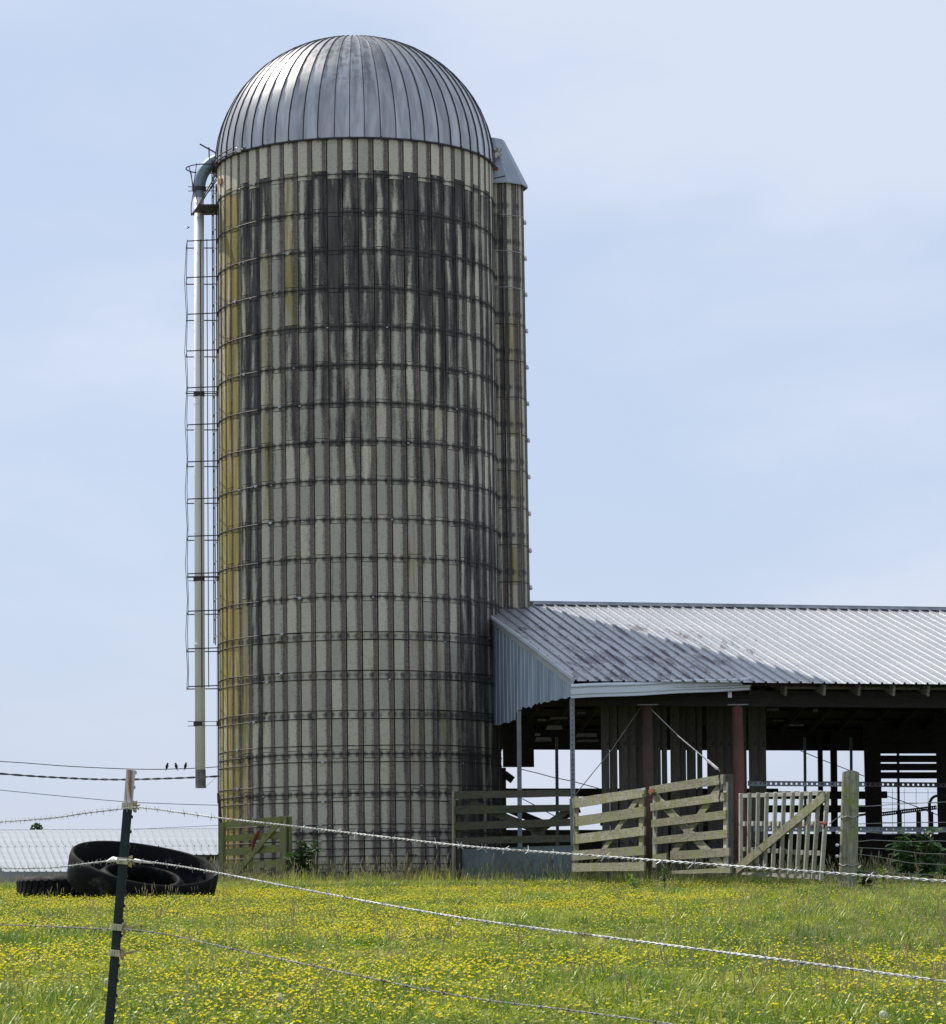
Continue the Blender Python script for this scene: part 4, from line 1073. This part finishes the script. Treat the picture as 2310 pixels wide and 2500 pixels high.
barbed([(-60, 2123), (0, 2120), (120, 2119), (220, 2108), (285, 2101)], [(332, 2101), (430, 2114), (540, 2133), (720, 2168), (1100, 2237), (1500, 2291), (1900, 2343), (2310, 2397), (2420, 2412)], '')
barbed([(-60, 2256), (0, 2258), (120, 2262), (200, 2266), (272, 2269)], [(320, 2270), (420, 2284), (540, 2311), (720, 2349), (1100, 2428), (1400, 2468), (1700, 2510), (2000, 2560)], '', 'wire_dull', .0009, .0010)
# clump of clear wrap round the second wire
mb = MB(); pA, pB = at(262, 2103, 8.62), at(290, 2100, 8.52); mb.tube([pA, lerp(pA, pB, .5)+Vector((0, 0, .004)), pB], [.003, .007, .006], 8); mb.tube([at(330, 2101, 8.45), at(372, 2107, 8.3)], [.005, .002], 8); mb.build('wire_wrap', M['pvc'], bf)

# ------------------------------------------------------------------ tyres
TY = 49.0
def tyre(name, label, c, tilt, prof, seg, lugs, R, h):
    t = thing(name, label, 'tire', c, 'old tractor tires lying in the grass')
    MM = Matrix.Translation(c) @ tilt
    wf = (lambda p, an: Vector((p.x*(1+.025*math.sin(2*an+.6)), p.y*(1+.02*math.sin(3*an)), p.z*(1+.05*math.sin(2*an+1)))))
    mb = MB(); mb.lathe(prof, seg, MM, warp=wf if lugs != 'blocks' else None); mb.build('casing', M['rubber'], t, smooth=True)
    if lugs:
        n = 40 if lugs == 'blocks' else 52
        for k in range(n):
            an = 2*math.pi*k/n; p = Vector((math.cos(an), math.sin(an), 0)); tt = Vector((-math.sin(an), math.cos(an), 0))
            b_ = MB(); z0, z1 = h*.30, h*.93
            a1 = p*(R+.004)+Vector((0, 0, z0)); a2 = p*(R+.004)+tt*.05+Vector((0, 0, z1))
            if lugs != 'blocks': a1, a2 = wf(a1, an), wf(a2, an)
            wd = 2*math.pi*R/n*.80
            b_.box(MM @ a1, MM @ a2, wd, .035, up=MM.to_3x3() @ tt, bev=.006); b_.build('tread_block', M['rubber'], t)
c1 = at(341, 2152, TY); c1.z = gz(c1.x, c1.y)+.15
tl = Matrix.Rotation(R_(11.5), 4, 'Y') @ Matrix.Rotation(R_(15.5), 4, 'X')
prof = [(.60, .10), (.80, -.02), (1.02, -.02), (1.09, .05), (1.105, .36), (1.09, .44), (1.065, .46), (1.04, .44), (1.035, .18), (.99, .07), (.84, .05), (.66, .16), (.57, .25), (.535, .26), (.52, .22), (.54, .12), (.62, -.10), (.64, -.10), (.60, .08), (.60, .10)]  # inner skirt below the hole, added to keep the hole dark
tyre('tractor_tire', 'huge tractor tire cut open like a bowl, tipped towards the silo', c1, tl, prof, 72, None, 1.1, .46)
c2 = at(175, 2160, TY+1.2); c2.z = gz(c2.x, c2.y)-.02
prof2 = [(.40, .04), (.70, .0), (.80, .05), (.815, .10), (.82, .24), (.80, .31), (.70, .37), (.52, .36), (.43, .30), (.42, .1), (.40, .04)]
tyre('tractor_tire', 'smaller treaded tire lying flat at the far left under the bowl', c2, Matrix(), prof2, 60, 'blocks', .815, .33)

# ------------------------------------------------------------------ far barn, tree, lines, birds
FB = 110.
farb = thing('far_barn', 'long low barn with pale ribbed roof beyond the crest at left', 'barn', at(260, 2130, FB))
def farm(t, tc, p): return mixc(t, rng(t, nz(t, tc.outputs['Object'], 1.5, 4), .35, .65), (.31, .33, .35), (.37, .385, .40))
M['farroof'] = mat('pale far roof', farm, .5, .1)
u0 = -20.
for i in range(36):
    ua, ub = u0+i*17.5, u0+(i+1)*17.5-.6
    if ua > 640: break
    def strip(ta, tb, Ya, Yb, ru):
        a, b = at(ua, ta, Ya), at(ub, ta, Ya); c, d = at(ub+ru, tb, Yb), at(ua+ru, tb, Yb)
        mb = MB(); n = 3; v = []
        for k in range(n+1):
            t = k/n; sag = -.02*math.sin(math.pi*t)
            l, r_ = lerp(a, d, t), lerp(b, c, t); w_ = (r_-l)*.12
            v += [l+Vector((0, 0, sag)), l+w_+Vector((0, 0, sag+.05)), l+w_*1.8+Vector((0, 0, sag)), r_+Vector((0, 0, sag))]
        mb.add(v, [[k*4+j, k*4+j+1, k*4+5+j, k*4+4+j] for k in range(n) for j in range(3)])
        return mb
    strip(2027-ua*.008, 2068-ua*.004, FB+6, FB+2, 20).build('roof_panel', M['farroof'], farb, recalc=False)
    vb = 2128 if ua < 440 else 2087
    strip(2068.5-ua*.004, vb, FB+1.9, FB-(4 if vb > 2100 else 0), 26 if vb > 2100 else 8).build('roof_panel', M['farroof'], farb, recalc=False)
mb = MB(); mb.box(at(430, 2103, FB+.5), at(660, 2103, FB+.5), .45, .1); mb.build('wall', mat('white wall', lambda t, tc, p: (.6, .61, .62), .7), farb)
mb = MB(); mb.box(at(430, 2089, FB+.2), at(660, 2089, FB+.2), .05, .2); mb.build('eave_trim', M['seam'], farb)
mb = MB(); mb.box(at(505, 2103, FB+.35), at(527, 2103, FB+.35), .30, .1); mb.build('window', M['seam'], farb)
mb = MB(); mb.box(at(-40, 2150, FB+8), at(660, 2150, FB+8), 3.0, .1); mb.build('rear_wall', M['farroof'], farb)
mb = MB(); mb.box(at(-40, 2028, FB+6.2), at(660, 2023, FB+6.2), .05, .1); mb.build('ridge_cap', M['farroof'], farb)
TYF = 190.
tr = thing('far_tree', 'tiny round tree top above the far barn roof', 'tree', at(90, 2100, TYF))
mb = MB(); mb.tube([at(90, 2190, TYF), at(90, 2060, TYF)], [.2, .1], 6); mb.build('trunk', M['stem'], tr)
cm = MB(); cc = at(90, 2034, TYF)
for k in range(900):
    v = Vector((random.gauss(0, 1), random.gauss(0, 1), random.gauss(0, 1))).normalized()*random.random()**.4
    p = cc+Vector((v.x*.42, v.y*.42, v.z*.62+.0)); q = Vector((random.gauss(0, 1), random.gauss(0, 1), random.gauss(0, 1))).normalized(); w_ = q.orthogonal().normalized()*.07; q = q.cross(w_).normalized()*.05
    cm.add([p-w_, p+q, p+w_, p-q], [[0, 1, 2, 3]])
cm.build('crown', M['leaf_dark'], tr, recalc=False)
# power lines end at a pole hidden behind the silo
LY = 95.
lines = [([(-300, 1846), (0, 1859), (170, 1871), (331, 1878), (440, 1877), (536, 1872), (640, 1862)], .012, 'thin overhead line with three birds perched on it'),
         ([(-300, 1862), (0, 1889), (150, 1899), (273, 1903.5), (400, 1901), (536, 1895), (640, 1886)], .022, 'thicker twisted overhead cable below the perched birds'),
         ([(-300, 1898), (0, 1929), (273, 1955), (400, 1962), (534, 1966), (640, 1967)], .009, 'lowest long wire sloping right above the far barn'),
         ([(327, 2025), (430, 2020), (534, 2015), (640, 2009)], .006, 'faint short wire just above the far barn roof by the silo')]
for P, r_, lab in lines:
    pts = smooth_path([at(u, v, LY) for u, v in P], 6); mb = MB()
    if r_ > .02:
        for ph in (0, 3.14): mb.tube([p+Vector((0, math.sin(i*1.1+ph), math.cos(i*1.1+ph)))*.018 for i, p in enumerate(smooth_path([at(u, v, LY) for u, v in P], 14))], .016, 5)
    else: mb.tube(pts, r_, 5)
    tag(mb.build('overhead_line', M['black_cable']), lab, 'power line')
for i, (u, v) in enumerate(((408, 1877.5), (430, 1877.3), (453, 1876.6))):
    b_ = thing('bird', ('leftmost', 'middle', 'rightmost')[i]+' of three small dark birds perched on the top line', 'bird', at(u, v, LY), 'birds on the overhead line')
    s = at(u, v, LY)+Vector((0, 0, .01))
    mb = MB(); fl = -1 if i == 1 else 1
    mb.tube([s+Vector((-.045*fl, 0, -.06)), s+Vector((-.022*fl, 0, -.01)), s+Vector((-.012*fl, 0, .03)), s+Vector((0, 0, .08)), s+Vector((.006*fl, 0, .115)), s+Vector((.010*fl, 0, .135)), s+Vector((.016*fl, 0, .155)), s+Vector((.014*fl, 0, .172))], [.008, .014, .038, .046, .032, .025, .027, .010], 10)
    mb.build('body', M['bird'], b_, smooth=True)
    mb = MB(); mb.tube([s+Vector((.03*fl, 0, .157)), s+Vector((.058*fl, 0, .152))], [.009, .001], 6); mb.build('beak', M['bird'], b_)
    for q in (-.012, .012):
        mb = MB(); mb.tube([s+Vector((0, q, .05)), s+Vector((.002, q, .0))], .004, 5); mb.build('leg', M['bird'], b_)
fbp = at(460, 556, 58); mb = MB()
mb.tube([fbp-Vector((.03, 0, .02)), fbp, fbp+Vector((.025, 0, .02))], [.003, .010, .004], 8)
mb.add([fbp+Vector((-.01, 0, 0)), fbp+Vector((.012, 0, .01)), fbp+Vector((-.015, -.06, .02)), fbp+Vector((-.02, .06, .02))], [[0, 1, 2], [0, 3, 1]])
tag(mb.build('flying_bird', M['bird']), 'tiny dark bird flying in the sky left of the white pipe', 'bird')

# ------------------------------------------------------------------ plants that can be told apart
def leaf_mesh(L, Wd, m, nm):
    v = [(0, 0, 0), (-Wd*.6, L*.25, .02*L), (Wd*.6, L*.25, .02*L), (0, L*.3, -.03*L), (-Wd, L*.5, .03*L), (Wd, L*.5, .03*L), (0, L*.55, -.04*L), (-Wd*.6, L*.8, -.02*L), (Wd*.6, L*.8, -.02*L), (0, L*.8, -.08*L), (0, L*1.02, -.16*L)]
    f = [(0, 3, 1), (0, 2, 3), (1, 3, 6, 4), (3, 2, 5, 6), (4, 6, 9, 7), (6, 5, 8, 9), (7, 9, 10), (9, 8, 10)]
    me = bpy.data.meshes.new(nm); me.from_pydata(v, [], f); me.materials.append(M[m]); me.polygons.foreach_set('use_smooth', [True]*len(f)); return me
LM = {'d': leaf_mesh(.17, .045, 'leaf_dark', 'leaf'), 'b': leaf_mesh(.10, .028, 'leaf_bright', 'leaf'), 'n': leaf_mesh(.20, .018, 'leaf_bright', 'leaf')}
def plant(u, vb, Y, h, spread, nst, nlf, key, label, lscale=1., name='weed_plant'):
    p = at(u, vb, Y); p.z = gz(p.x, p.y); t = thing(name, label, 'plant', p)
    for s in range(nst):
        an = random.uniform(0, 6.28); sp = spread*random.uniform(.2, 1); hh = h*random.uniform(.6, 1)
        pts = [p+Vector((math.cos(an)*sp*k*k, math.sin(an)*sp*k*k*.6, hh*k)) for k in (0, .35, .7, 1)]
        mb = MB(); mb.tube(pts, [.011, .009, .006, .003], 5); mb.build('stem', M['stem'], t)
        for l in range(nlf):
            k = random.uniform(.25, 1); i = min(2, int(k*3)); q = lerp(pts[i], pts[i+1], k*3-i)
            o = bpy.data.objects.new('leaf', LM[key]); C.objects.link(o); o.parent = t; o.location = q-p
            sc = lscale*random.uniform(.6, 1.15); o.scale = (sc, sc, sc)
            o.rotation_euler = (R_(random.uniform(-30, 45)), R_(random.uniform(-30, 30)), random.uniform(0, 6.28))
    return t
plant(744, 2140, 61.9, .88, .34, 10, 26, 'd', 'dark leafy weed growing at the silo foot beside the mossy gate', .95)
plant(706, 2150, 61.6, .30, .12, 4, 7, 'b', 'low bright green weed in front of the mossy gate post', .8)
plant(1548, 2125, 51, .27, .14, 5, 9, 'n', 'bright long leaved weed in front of the gate left of the first column', .7)
plant(1622, 2125, 50.8, .44, .06, 3, 12, 'd', 'upright dark weed in front of the crossed brace gate', .55)
plant(2160, 2130, 49.5, .42, .09, 4, 14, 'b', 'yellow green seedling right of the round post', .8)
plant(2215, 2120, 53, .95, .26, 8, 16, 'd', 'tall dark weed standing inside the right barn bay, left one', 1.15)
plant(2268, 2120, 53, 1.0, .26, 8, 16, 'd', 'tall dark weed standing at the right picture edge of the barn bay', 1.15)
plant(2115, 2130, 50.5, .36, .22, 6, 12, 'd', 'low dark weed at the foot of the round post', .9)
plant(2302, 2120, 51, .45, .2, 5, 12, 'd', 'low dark weed at the far right under the wires', .9)
plant(1992, 2120, 56, .35, .16, 5, 12, 'd', 'dark weed showing behind the picket gate', .8)
plant(1330, 2135, 56.5, .22, .2, 5, 6, 'b', 'sparse small weed before the grey metal sheet', .6)

def dandelion(u, v, lab):
    p = on_ground(u, v, .14); gzp = gz(p.x, p.y); t = thing('dandelion_clock', lab, 'flower', (p.x, p.y, gzp))
    mb = MB(); mb.tube([(p.x, p.y, gzp), (p.x+.01, p.y, p.z)], .002, 5); mb.build('stem', M['stem'], t)
    mb = MB()
    for k in range(120):
        d = Vector((random.gauss(0, 1), random.gauss(0, 1), random.gauss(0, 1))).normalized(); w_ = d.orthogonal().normalized()
        q = p+d*.020; s_ = .0055
        mb.add([q-w_*s_, q+d.cross(w_)*s_, q+w_*s_, q-d.cross(w_)*s_], [[0, 1, 2, 3]])
    mb.build('seed_head', M['fluff'], t, recalc=False)
for u, v, lab in ((590, 2177, 'white dandelion clock below the mossy gate'), (242, 2180, 'white dandelion clock between tire and steel post'), (832, 2164, 'white dandelion clock before the silo foot'),
                  (262, 2397, 'white dandelion clock touching the left of the steel post'), (683, 2435, 'large white dandelion clock low in the left meadow'), (1827, 2193, 'white dandelion clock in front of the picket gate'),
                  (2157, 2478, 'white dandelion clock near the bottom right corner'), (800, 2178, 'small white dandelion clock left of centre before the silo'), (1118, 2256, 'white dandelion clock in the dark grass patch at centre')):
    dandelion(u, v, lab)
# half sunk stone slab at the silo foot
p = at(966, 2159, 56); p.z = gz(p.x, p.y)+.03; mb = MB(); mb.box(p-Vector((.1, 0, 0)), p+Vector((.1, 0, .01)), .2, .09, up=(0, 1, 0), bev=.02)
tag(mb.build('stone', mat('pale stone', lambda t, tc, q: (.30, .29, .24), .9)), 'small pale stone in the grass in front of the silo', 'stone')

# ------------------------------------------------------------------ meadow (geometry nodes, instances of tufts and flowers)
src = bpy.data.collections.new('meadow_sources')
def src_obj(name, mb, mats):
    me = bpy.data.meshes.new(name); me.from_pydata([tuple(v) for v in mb.v], [], mb.f)
    for m in mats: me.materials.append(m)
    if len(mats) > 1: me.polygons.foreach_set('material_index', mb.m)
    o = bpy.data.objects.new(name, me); return o
def blade(mb, x, y, h, w, an, lean, mi=0):
    d = Vector((math.cos(an), math.sin(an), 0)); s = Vector((-d.y, d.x, 0)); p = Vector((x, y, 0)); v = []
    for k, ww in ((0, 1), (.45, .85), (.8, .5)):
        c = p+d*lean*k*k+Vector((0, 0, h*k*(1-.18*k*abs(lean)/max(h, .01)))); v += [c-s*w*ww/2, c+s*w*ww/2]
    v.append(p+d*lean+Vector((0, 0, h*(1-.22*abs(lean)/max(h, .01)))))
    mb.add(v, [[0, 1, 3, 2], [2, 3, 5, 4], [4, 5, 6]], mi)
def tuft(n, R, h, w, m, leanf=.6):
    mb = MB()
    for _ in range(n):
        r = R*math.sqrt(random.random()); a = random.uniform(0, 6.28); hh = h*random.uniform(.45, 1)
        blade(mb, r*math.cos(a), r*math.sin(a), hh, w*random.uniform(.7, 1.2), random.uniform(0, 6.28), hh*random.uniform(.1, leanf))
    return mb
def coll(name, objs):
    c = bpy.data.collections.new(name)
    for o in objs: c.objects.link(o)
    return c
def broad(n, R):
    mb = MB()
    for _ in range(n):
        r = R*math.sqrt(random.random()); a = random.uniform(0, 6.28)
        b = Vector((r*math.cos(a), r*math.sin(a), random.uniform(.02, .065))); a2 = random.uniform(0, 6.28); d = Vector((math.cos(a2), math.sin(a2), random.uniform(-.2, .6))).normalized(); s = d.cross(Vector((0, 0, 1))).normalized(); L = random.uniform(.012, .026)
        mb.add([b, b+d*L*.5+s*L*.42, b+d*L, b+d*L*.5-s*L*.42], [[0, 1, 2, 3]])
    return mb
grassc = coll('grass_sources', [src_obj('grass_tuft', tuft(34, .11, .075, .0050, 'g', 1.1), [M['grass']]) for _ in range(2)]+[src_obj('clover_tuft', broad(80, .12), [M['grass']]) for _ in range(2)]+[src_obj('clover_tuft', broad(60, .12), [M['grass_dark']]), src_obj('grass_tuft', tuft(30, .11, .11, .0045, 'g', .7), [M['grass_dark']])])
tallc = coll('tall_sources', [src_obj('tall_tuft', tuft(40, .14, .15, .0085, 'g', .9), [M['grass_dark']]), src_obj('tall_tuft', tuft(30, .13, .18, .007, 'g', .9), [M['grass']])])
def stalk():
    mb = MB()
    for _ in range(4):
        x, y = random.uniform(-.06, .06), random.uniform(-.06, .06); h = random.uniform(.14, .27); l = Vector((random.uniform(-.06, .06), random.uniform(-.04, .04), 0))
        b = Vector((x, y, 0)); mb.tube([b, b+l*.4+Vector((0, 0, h*.6)), b+l+Vector((0, 0, h))], [.0012, .001, .0008], 3)
        mb.tube([b+l*.8+Vector((0, 0, h*.82)), b+l+Vector((0, 0, h)), b+l*1.2+Vector((0, 0, h*1.12))], [.0015, .0042, .001], 4)
    return mb
stalkc = coll('stalk_sources', [src_obj('dry_stalk', stalk(), [M['straw']]) for _ in range(3)])
def flower(n, R):
    mb = MB()
    for _ in range(n):
        x, y = random.gauss(0, R), random.gauss(0, R); h = random.uniform(.075, .13); b = Vector((x, y, 0)); l = Vector((random.uniform(-.02, .02), random.uniform(-.02, .02), 0)); c = b+l+Vector((0, 0, h))
        mb.tube([b, c], [.0009, .0008], 3, mi=1, cap=False)
        tx, ty = random.uniform(-.35, .35), random.uniform(-.35, .35); nn = Vector((tx, ty, 1)).normalized(); e1 = nn.orthogonal().normalized(); e2 = nn.cross(e1); rr = random.uniform(.0085, .0125)
        v = [c-nn*.002]; k6 = 10
        for k in range(k6):
            an = 2*math.pi*k/k6; q = rr*(1 if k % 2 else .74); v.append(c+e1*math.cos(an)*q+e2*math.sin(an)*q+nn*.0045)
        mb.add(v, [[0, 1+k, 1+(k+1) % k6] for k in range(k6)], 0)
    return mb
flowc = coll('flower_sources', [src_obj('buttercup', flower(3, .07), [M['petal'], M['stem']]) for _ in range(5)])
def cl_head():
    mb = MB(); h = .07; mb.tube([(0, 0, 0), (0, 0, h)], .001, 3, mi=1)
    for k in range(26):
        d = Vector((random.gauss(0, 1), random.gauss(0, 1), random.gauss(0, 1)+.3)).normalized(); w_ = d.orthogonal().normalized(); q = Vector((0, 0, h))+d*.006; mb.add([q-w_*.002, q+d*.004, q+w_*.002], [[0, 1, 2]])
    return mb
clovc = coll('clover_sources', [src_obj('clover_head', cl_head(), [M['clover'], M['stem']])])

def field(name, c, dens, seed, y0, y1, mask=None, smin=.7, smax=1.25, kind='stuff', pts=None, pad=1.2):
    """emitter grid over the meadow wedge, density per vertex, instances by geometry nodes"""
    mb = MB(); dv = []; ny_ = int((y1-y0)/.7)+1; nx_ = 34
    for j in range(ny_+1):
        y = y0+(y1-y0)*j/ny_
        for i in range(nx_+1):
            x = (-1+2*i/nx_)*(y*.148+pad); mb.v.append(Vector((x, y, gz(x, y)-.004))); dv.append(max(0, dens*(mask(x, y) if mask else 1)))
    for j in range(ny_):
        for i in range(nx_): mb.f.append([j*(nx_+1)+i, j*(nx_+1)+i+1, (j+1)*(nx_+1)+i+1, (j+1)*(nx_+1)+i]); mb.m.append(0)
    o = mb.build(name, M['grass'], origin=(0, 0, 0), recalc=False); tag(o, kind=kind)
    a = o.data.attributes.new('dens', 'FLOAT', 'POINT'); a.data.foreach_set('value', dv)
    g = bpy.data.node_groups.new(name, 'GeometryNodeTree'); g.interface.new_socket('Geometry', in_out='INPUT', socket_type='NodeSocketGeometry'); g.interface.new_socket('Geometry', in_out='OUTPUT', socket_type='NodeSocketGeometry')
    gi = g.nodes.new('NodeGroupInput'); go = g.nodes.new('NodeGroupOutput')
    at_ = g.nodes.new('GeometryNodeInputNamedAttribute'); at_.data_type = 'FLOAT'; at_.inputs[0].default_value = 'dens'
    dp = g.nodes.new('GeometryNodeDistributePointsOnFaces'); dp.inputs['Seed'].default_value = seed
    g.links.new(gi.outputs[0], dp.inputs['Mesh']); g.links.new(at_.outputs[0], dp.inputs['Density'])
    ci = g.nodes.new('GeometryNodeCollectionInfo'); ci.inputs[0].default_value = c; ci.inputs['Separate Children'].default_value = True; ci.inputs['Reset Children'].default_value = True
    ip = g.nodes.new('GeometryNodeInstanceOnPoints'); g.links.new(dp.outputs['Points'], ip.inputs['Points']); g.links.new(ci.outputs[0], ip.inputs['Instance']); ip.inputs['Pick Instance'].default_value = True
    rv = g.nodes.new('FunctionNodeRandomValue'); rv.data_type = 'FLOAT_VECTOR'; rv.inputs[0].default_value = (-.12, -.12, 0); rv.inputs[1].default_value = (.12, .12, 6.283); g.links.new(rv.outputs[0], ip.inputs['Rotation'])
    rs = g.nodes.new('FunctionNodeRandomValue'); rs.inputs[2].default_value = smin; rs.inputs[3].default_value = smax; rs.inputs['Seed'].default_value = seed+5; g.links.new(rs.outputs[1], ip.inputs['Scale'])
    g.links.new(ip.outputs[0], go.inputs[0])
    md = o.modifiers.new('scatter', 'NODES'); md.node_group = g
    return o
def clear(x, y):
    if (x-SILO.x)**2+(y-SILO.y)**2 < (SR+.05)**2: return 0
    if abs(x-c1.x) < .95 and abs(y-c1.y) < .9: return 0
    if y > 60.5 and x > -.2: return .25
    return 1
def nn_(x, y, s, o): return .5+.5*noise.noise(Vector((x*s, y*s*.6, o)))
def sm(v, a, b): t = max(0, min(1, (v-a)/(b-a))); return t*t*(3-2*t)
clumps = [(on_ground(u, v), r_) for u, v, r_ in ((1300, 2262, .9), (1180, 2250, .6), (1960, 2262, 1.5), (1850, 2300, 1.0), (700, 2320, .6), (1620, 2440, .8), (560, 2300, .5), (2200, 2330, .9), (2080, 2240, 1.2), (930, 2420, .5), (1420, 2330, .5))]
def clump(x, y): return max(math.exp(-((x-c.x)**2/(.30*r_*r_)+(y-c.y)**2/(1.6*r_*r_))) for c, r_ in clumps)
field('meadow_grass', grassc, 70, 1, 13.5, 67, lambda x, y: clear(x, y)*(1.15 if y < 30 else .9)*(.55+.7*sm(nn_(x, y, 1.6, 51), .35, .55)))
field('tall_grass', tallc, 15, 2, 13.5, 64, lambda x, y: clear(x, y)*max(sm(nn_(x, y, .9, 4), .60, .72), .35*sm(x/y, .045, .12)*(25 < y < 50), 1.5*(x/y < -.115 and y < 19), 1.3*(y > 55), 1.6*clump(x, y)))
field('dry_stalks', stalkc, 2.6, 3, 16, 63.5, lambda x, y: clear(x, y)*(.2+1.3*sm(nn_(x, y, .3, 9), .5, .7)+3.4*(y > 58)+1.2*sm(x/y, .06, .13)))
basec = coll('base_sources', [src_obj('tall_weed', stalk(), [M['straw']]), src_obj('tall_weed', tuft(16, .10, .20, .008, 'g', .5), [M['grass']]), src_obj('tall_weed', stalk(), [M['stem']])])
field('base_weeds', basec, 13, 8, 57.5, 62.9, lambda x, y: (.25+1.2*sm(nn_(x, y, 1.1, 14), .42, .62))*(x > -6), 1.0, 2.3)
field('buttercups', flowc, 40, 4, 13.5, 60, lambda x, y: clear(x, y)*(.15+1.25*sm(nn_(x, y, .5, 21), .36, .68))*(1-.85*sm(x/y, .03, .12)*(y > 24))*(1-.5*sm(y, 50, 58))*(.25 if (x/y < -.10 and y < 17.5) else 1)*(1-.8*min(1, clump(x, y))), .7, 1.1)
field('clover_heads', clovc, 3.5, 5, 14, 40, lambda x, y: sm(nn_(x, y, .4, 33), .5, .7))
